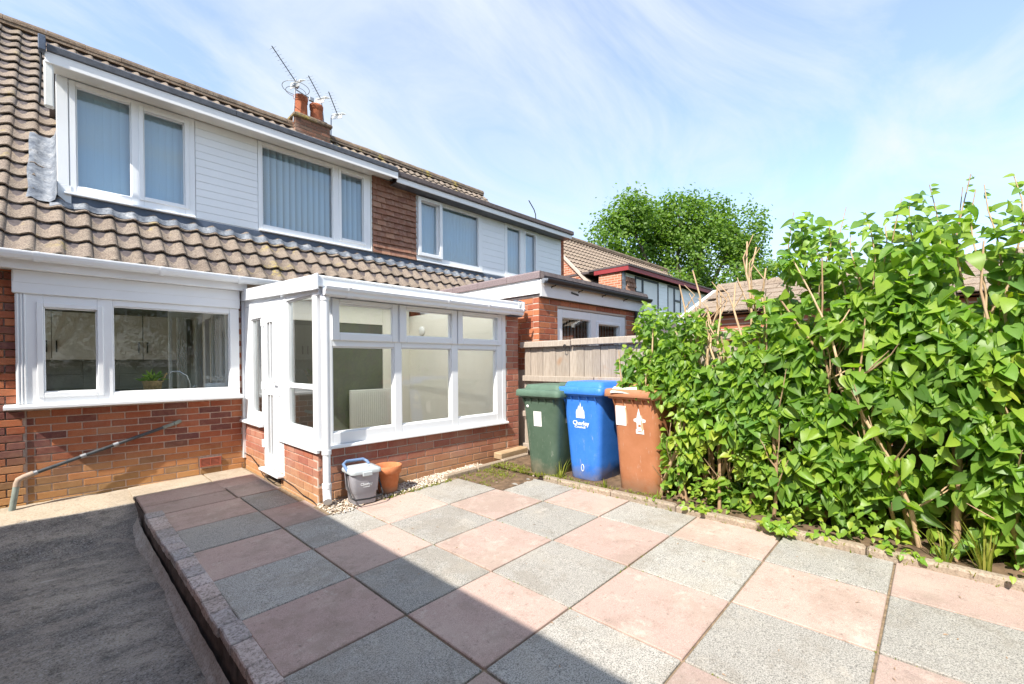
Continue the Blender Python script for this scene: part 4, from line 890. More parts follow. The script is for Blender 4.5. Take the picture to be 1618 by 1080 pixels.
# ------------------------------------------------------------------ REAR EXTENSION of the neighbour
EX = thing('rear_extension', 'flat roofed brick extension behind the fence with white fascia and black gutter', 'extension', (5.8, 5, 0))
XL, YE = 4.46, 3.875; CE = .0815; eh = (4.86, 6.72, 1.3, 2.09)
ew = backing('wall', TF(YE), XL, 7.16, -.3, 2.20, [eh], M['mortar_pale'], EX)
n5 = brickwork(ew, TF(YE), 0, XL, 7.16, 2.20-CE*12, 2.20, [(4.86, 6.72, .8, 2.09)], CE, M['brick_ext'], L=.228, phase=.5)
el = backing('side_wall', TL(XL), YE+.012, 6.4, -.3, 2.24, [], M['mortar_pale'], EX)
n6 = brickwork(el, TL(XL), R(-90), YE-.004, 6.4, 2.20-CE*12, 2.20, [], CE, M['brick_ext'], L=.228, phase=.0, proud=.002)
q = MB(); q.box(7.06, 7.16, YE+.1, 6.4, -.3, 2.2); q.build('end_wall', M['brick_ext'], EX)
q = MB(); q.box(XL-.02, XL+.0, YE-.03, 6.9, 2.245, 2.452, .004); q.build('side_fascia', M['paint_white'], EX)
q = MB(); q.box(XL-.02, 7.2, YE-.055, YE-.031, 2.205, 2.43, .004); q.build('front_fascia', M['paint_white'], EX)
q = MB(); q.box(XL, 7.2, YE-.03, 6.85, 2.2, 2.43); q.build('roof_deck', M['felt'], EX)
for k in range(6):
    q = MB(); q.prism([(XL-.045, 2.445), (XL-.045, 2.525), (XL-.03, 2.545), (XL+.1, 2.525), (XL+.1, 2.45)], 'y', YE-.05+k*.62, min(YE-.05+k*.62+.615, 6.85)); q.build('felt_edge', M['felt_pink'], EX)
for k in range(3):
    q = MB(); q.prism([(YE-.10, 2.435), (YE-.115, 2.47), (YE-.09, 2.53), (YE+.0, 2.55), (YE+.05, 2.44)], 'x', XL-.02+k*.96, min(XL-.02+k*.96+.955, 7.3)); q.build('felt_verge', M['felt'], EX)
q = MB(); q.prism([(YE-.12+a*.8, 2.425+b*.8) for a, b in gp], 'x', XL-.0, 7.36); gg = q.build('gutter', M['black_plastic'], EX)
q = MB(); q.tube([(XL-.03, YE-.10, 2.40), (XL+.06, YE-.12, 2.41)], .035, 8); q.build('lead_corner', M['lead'], gg)
for x in (4.66, 5.28, 5.9, 6.55):
    q = MB(); q.tube([(x, YE-.058, 2.335), (x+.0, YE-.062, 2.355), (x+.02, YE-.10, 2.365), (x+.03, YE-.13, 2.385)], .008, 6); q.build('gutter_bracket', M['black_plastic'], gg)
q = MB(); q.box(5.10, 5.27, YE-.068, YE-.056, 2.30, 2.325, .003); q.xf(lambda p: Vector((p.x, p.y, p.z-(p.x-5.18)*.12))); q.build('slot_vent', M['black_plastic'], EX)
we = window(EX, TF(YE), 4.862, 6.718, 1.3, 2.085, [(4.99, 5.70, [(1.36, 1.965)]), (5.90, 6.53, [(1.36, 1.92)])], M['upvc'], M['glass_dark'], d=-.02, sash=((1, 0),), name='window')
blinds(we, TF(YE), 4.95, 6.6, 1.32, 1.99, M['cupboard'], .9, pitch=.085)
q = MB(); q.box(4.6, 7.0, YE+.8, YE+.83, 0, 2.2); q.build('room_wall', M['dark_int'], EX)  # dark sheet behind the window, painted as a dim room
q = MB(); q.tube([(7.0, YE-.04, 2.2), (7.0, YE-.04, .2)], .03, 8); q.build('downpipe', M['black_plastic'], EX)

# ------------------------------------------------------------------ FAR HOUSE
FH = thing('house', 'farther brick house with dark red fascia and grey framed dormer windows beyond the extension', 'house', (14, 8, -.5))
def brick_tex(name):
    m, nt, p = NT(name, .9, .15); g = G(nt); b = g.N.new('ShaderNodeTexBrick'); mpn = g.N.new('ShaderNodeMapping'); g.L.new(g.geo.outputs['Position'], mpn.inputs[0]); mpn.inputs['Rotation'].default_value = (R(90), 0, R(90)) if 'side' in name else (R(90), 0, 0)
    cbn = g.N.new('ShaderNodeCombineXYZ'); zz = g.z(); g.L.new(zz[1] if 'side' in name else zz[0], cbn.inputs[0]); g.L.new(zz[2], cbn.inputs[1]); g.L.new(cbn.outputs[0], b.inputs[0])
    b.inputs['Scale'].default_value = 1; b.inputs['Brick Width'].default_value = .225; b.inputs['Row Height'].default_value = .075; b.inputs['Mortar Size'].default_value = .008
    b.inputs['Color1'].default_value = (.46, .17, .09, 1); b.inputs['Color2'].default_value = (.36, .11, .06, 1); b.inputs['Mortar'].default_value = (.56, .44, .34, 1)
    n = g.noise(5, 4); g.col(p, g.mix(g.ramp(n, [(.4, 0), (.7, .3)]), b.outputs[0], (.55, .36, .25))); return m
M['bt_side'] = brick_tex('far_brick_side'); M['bt_front'] = brick_tex('far_brick_front')
XG = 11.8; Z0 = 1.93; YR = 10.3; zr = Z0+(YR-6.2)
q = MB(); q.prism([(6.92, -.6), (6.92, 4.05), (7.75, 4.05), (7.78, Z0+1.58), (YR, zr), (14.3, Z0), (14.3, -.6)], 'x', XG, XG+.2); q.build('gable_wall', M['bt_side'], FH)
q = MB(); q.box(XG+.2, 22, 6.42, 6.6, -.6, Z0); q.box(21.8, 22, 6.6, 14, -.6, 3.5); q.build('wall', M['bt_front'], FH)
q = MB(); q.add([(XG-.05, 6.2, Z0), (22, 6.2, Z0), (22, YR, zr), (XG-.05, YR, zr), (22, 14.4, Z0), (XG-.05, 14.4, Z0)], [(0, 1, 2, 3), (3, 2, 4, 5)]); fr_ = q.build('roof', M['felt'], FH, recalc=False)
ft = MB(); tv = [q_.co.copy() for q_ in tme.vertices]; tf_ = [list(p_.vertices) for p_ in tme.polygons]
for r in range(5, 21):
    for c in range(51):
        mt = Matrix.Translation(roof_pt(XG+.05+c*TW, r*GA, .03, 6.17, Z0-.03)) @ Matrix.Rotation(R(39.4), 4, 'X'); ft.add([mt @ p_ for p_ in tv], tf_, 0, False)
tag(ft.build('roof_tile_field', M['tile_far'], fr_, recalc=False), kind='stuff')
ridge_row(fr_, XG-.05, 22, zr+.02, YR)
q = MB(); q.add([(x, y, y-6.2+Z0+h) for h in (-.05, .045) for x, y in ((XG-.06, 7.7), (XG+.06, 7.7), (XG+.06, YR), (XG-.06, YR))], [(0, 1, 2, 3), (4, 5, 6, 7), (0, 1, 5, 4), (1, 2, 6, 5), (2, 3, 7, 6), (3, 0, 4, 7)]); q.build('verge', M['mortar_pale'], FH)
q = MB(); q.box(XG-.02, 20, 6.72, 9.2, 4.165, 4.23); q.build('flat_roof', M['felt'], FH)
q = MB(); q.box(XG-.06, 20, 6.69, 6.72, 4.06, 4.19, .004); q.box(XG-.06, XG-.02, 6.72, 7.9, 4.06, 4.19, .004); q.build('red_fascia', M['red_paint'], FH)
q = MB(); q.box(XG-.07, 20, 6.66, 6.72, 4.192, 4.25, .004); q.box(XG-.07, XG-.02, 6.72, 8.1, 4.192, 4.25, .004); q.build('roof_trim', M['felt'], FH)
q = MB(); q.box(XG+.2, 20, 6.96, 7.1, 2.6, 4.06); q.build('dormer', M['paint_white'], FH)
q = MB(); q.box(XG+.0, XG+.16, 6.9, 6.955, 2.6, 4.05, .004); q.build('lead_corner', M['lead'], FH)
for r in range(9):
    for c in range(3):
        inst('hung_tile', hme, FH, (XG+.25+c*.19+(.08 if r % 2 else 0), 6.93, 2.75+r*.14), (0, 0, random.uniform(-.05, .05)), (1.1, 1.2, 1.2))
def darkwin(x0, x1, zz0, zz1, mull, top):
    b = MB(); t = .07
    cols = []; e = [x0]+mull+[x1]
    for a, c in zip(e, e[1:]):
        zs = [(zz0+t, zz1-t)] if a not in top else [(zz0+t, zz0+(zz1-zz0)*.55), (zz0+(zz1-zz0)*.55+t, zz1-t)]
        cols.append((a+t*.6, c-t*.6, zs))
    w = window(FH, TF(6.93), x0, x1, zz0, zz1, cols, M['grey_frame'], M['glass_up'], depth=.08, bead=False)
    blinds(w, TF(6.93), x0, x1, zz0, zz1, M['blind'], .08, d=-.12, pitch=.085); return w
darkwin(12.62, 14.2, 2.85, 4.03, [13.1], [12.62]); darkwin(14.9, 16.0, 2.85, 4.03, [15.45], [15.45])
board_run(FH, 14.22, 14.88, 2.85, 4.03, 9, M['upvc'], 6.95); board_run(FH, 16.02, 18, 2.85, 4.03, 9, M['upvc'], 6.95)
fa = thing('tv_aerial', 'lone thin aerial rising over the far end of the attached house roof', 'tv aerial', (11.6, 10.3, 5.9))
q = MB(); q.tube([(11.75, 10.3, 5.9), (11.7, 10.3, 6.55), (11.62, 10.3, 6.7), (11.35, 10.3, 6.95)], .018, 6); q.build('mast', M['black_plastic'], fa)

# ------------------------------------------------------------------ GARAGE behind the hedge
GR = thing('garage', 'low garage with brown grey tiled roof showing behind the hedge', 'garage', (8, 0, -.4))
q = MB(); q.box(6.9, 9.3, -4.8, 2.75, -.6, 2.0); q.build('wall', M['bt_front'], GR)
GS = (2.50-2.02)/(8.1-6.75)
q = MB(); q.add([(6.75, -5, 2.02), (6.75, 2.9, 2.02), (8.1, 2.9, 2.58), (8.1, -5, 2.58), (9.5, 2.9, 2.02), (9.5, -5, 2.02)], [(0, 3, 2, 1), (3, 5, 4, 2), (0, 1, 4, 5), (1, 2, 4), (0, 5, 3)]); gr_ = q.build('roof', M['tile_far'], GR)
pm = MB(); pm.box(-.19, .19, -.0, .34, 0, .022, .004)
pme = pm.mesh('roof_tile', M['tile_far']); an = math.atan2(.56, 1.35)
for r in range(6):
    s = r*.26
    for c in range(19):
        y_ = -4.6+c*.39+(.19 if r % 2 else 0)
        if y_ > 2.8: continue
        inst('roof_tile', pme, gr_, (6.72+s*math.cos(an), y_, 2.03+s*math.sin(an)+.012), (an-.05+random.uniform(-.01, .01), 0, R(-90)+random.uniform(-.006, .006)))
b = MB(); n = 8; prr = [(math.cos(math.pi*k/n)*.12, math.sin(math.pi*k/n)*.10) for k in range(n+1)]
for k in range(17):
    y_ = -4.9+k*.455; q = MB(); q.prism([(8.1+a, 2.585+c) for a, c in prr], 'y', y_, y_+.45); q.build('ridge_tile', M['tile_far'], gr_)
q = MB(); q.box(6.70, 8.1, 2.86, 2.93, 1.98, 2.03); q.xf(lambda p: Vector((p.x, p.y, p.z+(p.x-6.70)*.40))); q.build('verge_board', M['upvc_old'], GR)

# ------------------------------------------------------------------ FENCE
FN = thing('fence', 'weathered vertical board fence with a capping rail behind the bins and hedge', 'fence', (4.38, 2, .1))
y = 4.06; k = 0
while y > -3.4:
    w_ = random.uniform(.100, .118); b = MB(); b.box(4.372+.006*(k % 2), 4.39+.006*(k % 2), y-w_+.003, y, .14, 1.52+random.uniform(-.004, .004), .003); b.build('fence_board', M['fence'], FN); y -= w_; k += 1
for z, hh in ((1.075, .075), (.60, .075), (.15, .09)):
    for a, b_ in ((4.07, 2.93), (2.92, 1.1), (1.09, -.8), (-.81, -3.4)):
        q = MB(); q.box(4.325, 4.371, b_, a-.004, z, z+hh, .006); q.build('fence_rail', M['fence'], FN)
for a, b_ in ((4.10, 3.262), (3.245, 1.40), (1.39, -.45), (-.46, -3.4)):
    q = MB(); q.box(4.315, 4.42, b_, a, 1.52+(.008 if a < 4 else 0), 1.60+(.008 if a < 4 else 0), .008); q.build('fence_cap', M['fence'], FN)
for y_ in (3.255, 1.395, -.455):
    q = MB(); q.box(4.391+.006, 4.47, y_-.045, y_+.045, -.2, 1.50, .006); q.build('fence_post', M['fence'], FN)
rg = thing('ring_hook', 'small rusty ring hook on the fence capping above the blue bin', 'hook', (4.31, 3.3, 1.52))
q = MB(); q.tube([(4.308, 3.33+.022*math.cos(a), 1.515+.028*math.sin(a)) for a in [2*math.pi*k/12 for k in range(13)]], .005, 5); q.build('ring', M['black_plastic'], rg)

# ------------------------------------------------------------------ WHEELIE BINS
def rrect(w, d, r, y0=0., n=5):
    p = []
    for cx_, cy_, a0 in ((w/2-r, d-r, 0), (-w/2+r, d-r, 90), (-w/2+r, r, 180), (w/2-r, r, 270)):
        for k in range(n+1):
            a = R(a0+90*k/n); p.append((cx_+r*math.cos(a), cy_+r*math.sin(a)+y0))
    return p
def loft(b, secs, mi=0, cap=True):
    n = len(secs[0][0]); v = [(x, y, z) for poly, z in secs for x, y in poly]; f = []
    for i in range(len(secs)-1):
        for k in range(n): f.append((i*n+k, i*n+(k+1) % n, (i+1)*n+(k+1) % n, (i+1)*n+k))
    b.add(v, f, mi, True)
    if cap: b.add([(x, y, secs[0][1]) for x, y in secs[0][0]], [list(range(n))[::-1]], mi); b.add([(x, y, secs[-1][1]) for x, y in secs[-1][0]], [list(range(n))], mi)
def text_mesh(s, size):
    cu = bpy.data.curves.new('lettering', 'FONT'); cu.body = s; cu.size = size; cu.align_x = 'CENTER'; cu.extrude = .0006; cu.resolution_u = 2
    cu.offset = size*.03
    o = bpy.data.objects.new('tmp', cu); COL.objects.link(o); dg = bpy.context.evaluated_depsgraph_get(); me = bpy.data.meshes.new_from_object(o.evaluated_get(dg))
    bpy.data.objects.remove(o); b = MB(); b.add([tuple(v.co) for v in me.vertices], [list(p.vertices) for p in me.polygons]); return b
def bin_(name, label, x, y, z, rot, wb, mb, ml, hs=1.):
    t = thing(name, label, 'wheelie bin', (x, y, z), 'wheelie bins along the fence'); A = Matrix.Translation((x, y, z)) @ Matrix.Rotation(rot, 4, 'Z') @ Matrix.Scale(hs, 4)
    X = lambda b: b.xf(lambda p: A @ p)
    b = MB(); wt_ = .49
    secs = []
    for k, (tt, z_) in enumerate(((0, .0), (.015, .02), (.2, .2), (.5, .48), (.8, .72), (.97, .86), (1, .895))):
        w_ = wb+(wt_-wb)*tt; d_ = .46+(.17*tt); yy = -.055*tt
        secs.append((rrect(w_-(.03 if k == 0 else 0), d_-(.03 if k == 0 else 0), .075, yy+(.015 if k == 0 else 0)), z_))
    loft(b, secs); b = X(b).build('body', mb, t, base=True)
    q = MB(); loft(q, [(rrect(.535, .66, .05, -.075), .865), (rrect(.555, .68, .055, -.085), .87), (rrect(.555, .68, .055, -.085), .905), (rrect(.535, .66, .05, -.075), .908)]); X(q).build('rim', mb, t)
    for k in range(5):
        xx = -.20+k*.10; q = MB(); q.prism([(-.085, .868), (-.048, .868), (-.044, .79)], 'x', xx-.004, xx+.004); X(q).build('rim_rib', mb, t)
    q = MB()
    loft(q, [(rrect(.600, .70, .05, -.105), .885), (rrect(.606, .706, .055, -.108), .89), (rrect(.598, .70, .055, -.105), .945), (rrect(.575, .675, .05, -.09), .955)])
    lid = X(q).build('lid', ml, t)
    q = MB(); loft(q, [(rrect(.50, .50, .05, -.02), .952), (rrect(.46, .46, .05, .0), 1.0), (rrect(.44, .44, .05, .01), 1.006)]); X(q).build('lid_plateau', ml, lid)
    q = MB(); q.tube([(-.22, .60, .95), (-.22, .66, .985), (.22, .66, .985), (.22, .60, .95)], .017, 8); X(q).build('lid_handle', ml, lid)
    q = MB(); q.box(-.25, .25, .55, .60, .93, .975, .01); X(q).build('hinge_bar', ml, lid)
    for s_ in (-1, 1):
        q = MB(); q.lathe([(0, -.02), (.03, -.024), (.085, -.022), (.10, -.012), (.10, .012), (.085, .022), (.03, .024), (0, .02)], (0, 0, 0), 20); q.xf(lambda p: Vector((s_*.20+p.z, .475+p.x, .10+p.y))); X(q).build('wheel', M['black_plastic'], t)
    q = MB(); q.tube([(-.2, .475, .10), (.2, .475, .10)], .012, 8); X(q).build('axle', M['galv'], t)
    def fr(u, v_, off=.0015):                     # point on the sloping front, u across, v height
        tt = min(1, v_/.895) if v_ > .2 else v_
        return A @ Vector((u, -.055*(0.2+(v_-.2)/(.72-.2)*.6 if v_ < .72 else .8+(v_-.72)/.14*.17)-off, v_))
    return t, A, fr
def decal(b, fr, name, mat, t): b.xf(lambda p: fr(p.x, p.y, .002+p.z)); return b.build(name, mat, t)
bg_, A_, fr1 = bin_('wheelie_bin', 'dark green wheelie bin, nearest the conservatory, with a white label and paler lid', 3.615, 3.115, .075, R(-90+3), .36, M['bin_green'], M['bin_green_lid'])
q = MB(); q.box(-.075, .03, .56, .72, -.0005, .001); decal(q, fr1, 'label_sticker', M['sticker'], bg_)
q = MB(); q.lathe([(0, .001), (.017, .001), (.017, -.0005), (0, -.0005)], (-.155, .77, 0), 12); decal(q, fr1, 'round_sticker', M['sticker'], bg_)
q = MB(); q.box(.243, .246, .12, .24, .60, .80, .001); q.xf(lambda p: A_ @ (p+Vector((-.008, 0, 0)))); q.build('side_tag', M['galv'], bg_)
bb_, A2, fr2 = bin_('wheelie_bin', 'bright blue wheelie bin in the middle with a white council emblem', 3.735, 2.655, .105, R(-90-2), .36, M['bin_blue'], M['bin_blue'], 1.01)
q = MB(); sil = [(-.055, .64), (-.055, .70), (-.045, .73), (-.035, .715), (-.028, .745), (-.018, .77), (-.012, .74), (-.004, .765), (.004, .80), (.012, .765), (.02, .74), (.03, .765), (.036, .73), (.05, .71), (.052, .64)]
q.prism(sil, 'z', -.0005, .001); decal(q, fr2, 'emblem', M['print_white'], bb_)
q = text_mesh('Chorley', .062); q.xf(lambda p: Vector((p.x, p.y+.568, p.z*.5))); decal(q, fr2, 'lettering', M['print_white'], bb_)
q = text_mesh('Council', .034); q.xf(lambda p: Vector((p.x*1.3-.012, p.y+.538, p.z*.5))); decal(q, fr2, 'lettering', M['print_white'], bb_)
q = MB(); q.tube([(.0+.016*math.cos(a), .13+.035*math.sin(a), .001) for a in [2*math.pi*k/12 for k in range(13)]], .004, 4); decal(q, fr2, 'moulded_mark', M['print_white'], bb_)
bo_, A3, fr3 = bin_('wheelie_bin', 'orange brown wheelie bin beside the hedge with torn white board on its lid', 3.70, 2.03, .095, R(-90-4), .40, M['bin_brown'], M['bin_brown_lid'], 1.02)
q = MB(); q.box(-.19, -.08, .62, .80, -.0005, .001); decal(q, fr3, 'label_sticker', M['sticker'], bo_)
q = MB(); q.prism([(.02, .56), (.02, .60), (.03, .60), (.03, .66), (.0, .67), (.0, .69), (.03, .70), (.04, .74), (.055, .79), (.065, .74), (.08, .70), (.12, .69), (.12, .67), (.085, .66), (.085, .60), (.10, .60), (.10, .56)], 'z', -.0005, .001); decal(q, fr3, 'emblem', M['print_white'], bo_)
for (a, b2, c_, d_) in ((.045, .07, .62, .645), (.04, .08, .575, .585)):
    q = MB(); q.box(a, b2, c_, d_, -.0003, .0016); decal(q, fr3, 'emblem_gap', M['bin_brown'], bo_)
cbd = thing('torn_board', 'torn sheet of white board bent over the front of the brown bin lid', 'board', (3.6, 2.0, 1.05))
q = MB(); vs_ = []
for j in range(7):
    for i in range(9):
        u, w_ = -.18+.042*i, j/6; vs_.append(A3 @ Vector((u+.10*w_*(i/8)-.02, -.124+.20*w_+(.03*(i/8)), .925+.045*min(1, w_*3)+.006*math.sin(i*.8+j)+.03*(i/8)*w_)))
q.add(vs_, [(j*9+i, j*9+i+1, (j+1)*9+i+1, (j+1)*9+i) for j in range(6) for i in range(8)], 0, True)
vs2 = [Vector(v_)+Vector((0, 0, -.006)) for v_ in vs_]; q.add(vs2, [(j*9+i, (j+1)*9+i, (j+1)*9+i+1, j*9+i+1) for j in range(6) for i in range(8)], 0, True); q.build('sheet', M['cardboard'], cbd, recalc=False)

# ------------------------------------------------------------------ FOOD CADDY and FLOWER POT
FCd = thing('food_caddy', 'small grey food waste caddy with black carry handle beside the downpipe', 'caddy', (1.955, 3.82, .05))
A = Matrix.Translation((1.925, 3.775, .045)) @ Matrix.Rotation(R(-6), 4, 'Z'); X = lambda b: b.xf(lambda p: A @ p)
b = MB(); loft(b, [(rrect(.19, .19, .03, .005), 0), (rrect(.205, .20, .035, 0), .01), (rrect(.215, .21, .035, -.003), .10), (rrect(.235, .225, .035, -.008), .11), (rrect(.255, .245, .035, -.02), .27), (rrect(.26, .25, .035, -.022), .285)]); X(b).build('body', M['caddy'], FCd)
b = MB(); loft(b, [(rrect(.285, .285, .04, -.038), .282), (rrect(.29, .29, .04, -.04), .30), (rrect(.275, .275, .04, -.033), .318), (rrect(.20, .20, .04, .0), .328)]); lid = X(b).build('lid', M['caddy_lid'], FCd)
b = MB(); loft(b, [(rrect(.12, .12, .03, .03), .326), (rrect(.11, .11, .03, .035), .334)]); X(b).build('lid_boss', M['caddy_lid'], lid)
b = MB(); b.box(-.045, .045, -.052, -.036, .262, .302, .006); X(b).build('latch', M['caddy_lid'], lid)
b = MB(); b.tube([(-.135, .08, .30), (-.135, .20, .345), (-.10, .225, .365), (.06, .225, .365), (.09, .20, .345), (.09, .15, .325)], .014, 8); X(b).build('lid_handle', M['caddy_blue'], lid)
b = MB(); b.tube([(-.145, .09, .27), (-.15, .06, .18), (-.145, -.035, .085), (-.12, -.065, .07), (0, -.075, .065), (.12, -.065, .07), (.145, -.035, .085), (.15, .06, .18), (.145, .09, .27)], .008, 8); X(b).build('carry_handle', M['black_plastic'], FCd)
for s_ in (-1, 1):
    b = MB(); b.tube([(s_*.128, .09, .27), (s_*.152, .09, .27)], .014, 10); X(b).build('pivot', M['black_plastic'], FCd)
q = text_mesh('Chorley', .034); q.xf(lambda p: A @ Vector((p.x-.0, -.0165-p.z, p.y+.175))); q.build('lettering', M['print_white'], FCd)
q = text_mesh('Council', .016); q.xf(lambda p: A @ Vector((p.x*1.2, -.0135-p.z, p.y+.155))); q.build('lettering', M['print_white'], FCd)
fp = thing('flower_pot', 'empty terracotta flower pot beside the grey food caddy', 'flower pot', (2.235, 3.93, .05))
b = MB(); b.lathe([(0, .0), (.082, 0), (.088, .01), (.112, .19), (.118, .195), (.128, .20), (.136, .27), (.13, .275), (.122, .27), (.108, .195), (.10, .12), (0, .11)], (2.235, 3.93, .05), 28); pt = b.build('pot_body', M['terra'], fp)
b = MB(); b.lathe([(0, .165), (.104, .165)], (2.235, 3.93, .05), 20); b.build('compost', M['soil'], fp)

# gravel strip at the foot of the conservatory
gv = MB(); gb_ = [(0, 0, 1), (.9, 0, .2), (.2, .85, .1), (-.75, .5, .2), (-.7, -.6, .1), (.3, -.9, .2), (0, 0, -.4)]; gf = [(0, 1, 2), (0, 2, 3), (0, 3, 4), (0, 4, 5), (0, 5, 1), (6, 2, 1), (6, 3, 2), (6, 4, 3), (6, 5, 4), (6, 1, 5)]
for k in range(2600):
    x = random.uniform(1.60, 3.55); y_ = random.uniform(3.79, 4.10)
    if x < 1.95: y_ = random.uniform(3.80-.10*(1-abs(x-1.72)/.25), 4.1) if random.random() < .8 else y_
    if x > 2.85: y_ = random.uniform(3.90, 4.10)
    s_ = random.uniform(.006, .013); rt = Matrix.Rotation(random.uniform(0, 6.28), 3, 'Z') @ Matrix.Rotation(random.uniform(-.6, .6), 3, 'X')
    c = Vector((x, y_, gz(x, y_)+.004+random.uniform(0, .014))); gv.add([c+rt @ (Vector(p)*s_) for p in gb_], gf, 0, False, random.random()+.01)
def gravm():
    m, nt, p = NT('mixed_gravel', .85, .2); g = G(nt); at = g.N.new('ShaderNodeAttribute'); at.attribute_name = 'rnd'
    g.col(p, g.ramp(at.outputs['Fac'], [(0, (.30, .24, .19)), (.3, (.55, .47, .38)), (.6, (.66, .60, .52)), (.8, (.42, .30, .2)), (1, (.75, .72, .68))])); return m
tag(gv.build('gravel', gravm(), recalc=False), kind='stuff')
sg = MB(); v, f = grid(lambda x, y_: (x, y_, gz(x, y_)+.001+.006*noise.noise(Vector((x*20, y_*20, 0)))), 1.58, 3.56, 3.786, 4.11, 60, 12); sg.add(v, f, 0, True); tag(sg.build('earth_strip', M['joint'], recalc=False), kind='structure')
tag(cor.build('mossy_corner', M['soil'], recalc=False), kind='structure')
# loose brick and timber block against the pier
lb = thing('timber_block', 'weathered timber block lying against the foot of the brick pier', 'timber', (4.0, 3.98, .13))
q = MB(); q.box(3.78, 4.30, 3.93, 4.07, .12, .20, .01); q.xf(lambda p: Vector((p.x, p.y+(p.x-4)*.04, p.z+(p.x-4)*.02))); q.build('block', M['timber'], lb)
# dark cable stapled along the side wall
cb_ = thing('wall_cable', 'thin dark cable drooping along the foot of the conservatory side wall', 'cable', (1.62, 5, .15))
q = MB(); q.tube([(1.615, 6.38, .20), (1.612, 6.1, .20), (1.60, 5.75, .13), (1.59, 5.55, .06), (1.59, 5.2, .04), (1.60, 5.05, .09), (1.615, 5.0, .115), (1.613, 4.7, .10), (1.613, 4.45, .06), (1.612, 4.2, .055), (1.60, 4.12, .05)], .005, 6); q.build('cable', M['black_plastic'], cb_)

# weeds, moss and grass in the joints
def tuft(b, c, n, h, sp, wd=.004):
    for k in range(n):
        a = random.uniform(0, 6.28); hh = h*random.uniform(.4, 1.1); lean = random.uniform(.1, .8)*hh; d_ = Vector((math.cos(a), math.sin(a), 0)); s_ = Vector((-d_.y, d_.x, 0))*wd
        p = Vector(c)+d_*random.uniform(0, sp); m_ = p+d_*lean*.4+Vector((0, 0, hh*.6)); e_ = p+d_*lean+Vector((0, 0, hh))
        b.add([p-s_, p+s_, m_+s_*.8, m_-s_*.8, e_], [(0, 1, 2, 3), (3, 2, 4)], 0, False, random.random()+.01)
wd_ = MB()
def w2(u, v_): X_ = PX+u*math.cos(TH)-v_*math.sin(TH); Y_ = PY+u*math.sin(TH)+v_*math.cos(TH); return (X_, Y_, gz(X_, Y_)-.01)
for k in range(330):
    if random.random() < .5: i = random.randint(1, 3); u, v_ = .6*i+random.uniform(-.004, .004), random.uniform(-2.2, 1.8)
    else: j = random.randint(-4, 2); u, v_ = random.uniform(-.1, 2.28), .6*j+random.uniform(-.004, .004)
    if noise.noise(Vector((u*2.2, v_*2.2, 8))) < .08: continue
    tuft(wd_, w2(u, v_), random.randint(2, 5), random.uniform(.006, .016), .006, .002)
for k in range(900):
    x, y_ = random.choice(((random.uniform(3.0, 3.55), random.uniform(3.3, 3.84)), (random.uniform(3.3, 3.6), random.uniform(3.4, 3.84)), (random.uniform(3.55, 3.75), random.uniform(3.3, 3.84)), (random.uniform(3.5, 3.66), random.uniform(2.9, 3.5)), (3.50+random.uniform(-.01, .02), random.uniform(-.5, 3)), (random.uniform(2.1, 2.9), random.uniform(3.76, 3.83)), (random.uniform(3.57, 3.68), random.uniform(1.8, 3.0))))
    tuft(wd_, (x, y_, gz(x, y_)+(.03 if x > 3.5 else 0)), random.randint(3, 7), random.uniform(.012, .04), .012, .0025)
for (x, y_, h, n) in ((3.62, 2.87, .16, 8), (3.68, 2.88, .22, 5), (3.62, 2.33, .09, 10), (3.61, -.18, .30, 26), (3.63, -.02, .22, 14), (3.62, 1.78, .08, 8)): tuft(wd_, (x, y_, .12), n, h, .03, .006)
tag(wd_.build('weeds', M['grass'], recalc=False), kind='stuff')
# scattered dry leaves and twigs
lt = MB()
for k in range(90):
    x, y_ = random.uniform(1.4, 3.5), random.uniform(-1, 3.6); rm_ = leaf_dir((random.uniform(-.3, .3), random.uniform(-.3, .3), 1), (random.uniform(-1, 1), random.uniform(-1, 1), 0)); s_ = random.uniform(.006, .02)
    lt.add([Vector((x, y_, gz(x, y_)+.004))+rm_ @ (Vector((p[0]*.5, p[1], p[2]))*s_) for p in LV], LF, 0, False)
tag(lt.build('leaf_litter', M['bark'], recalc=False), kind='stuff')

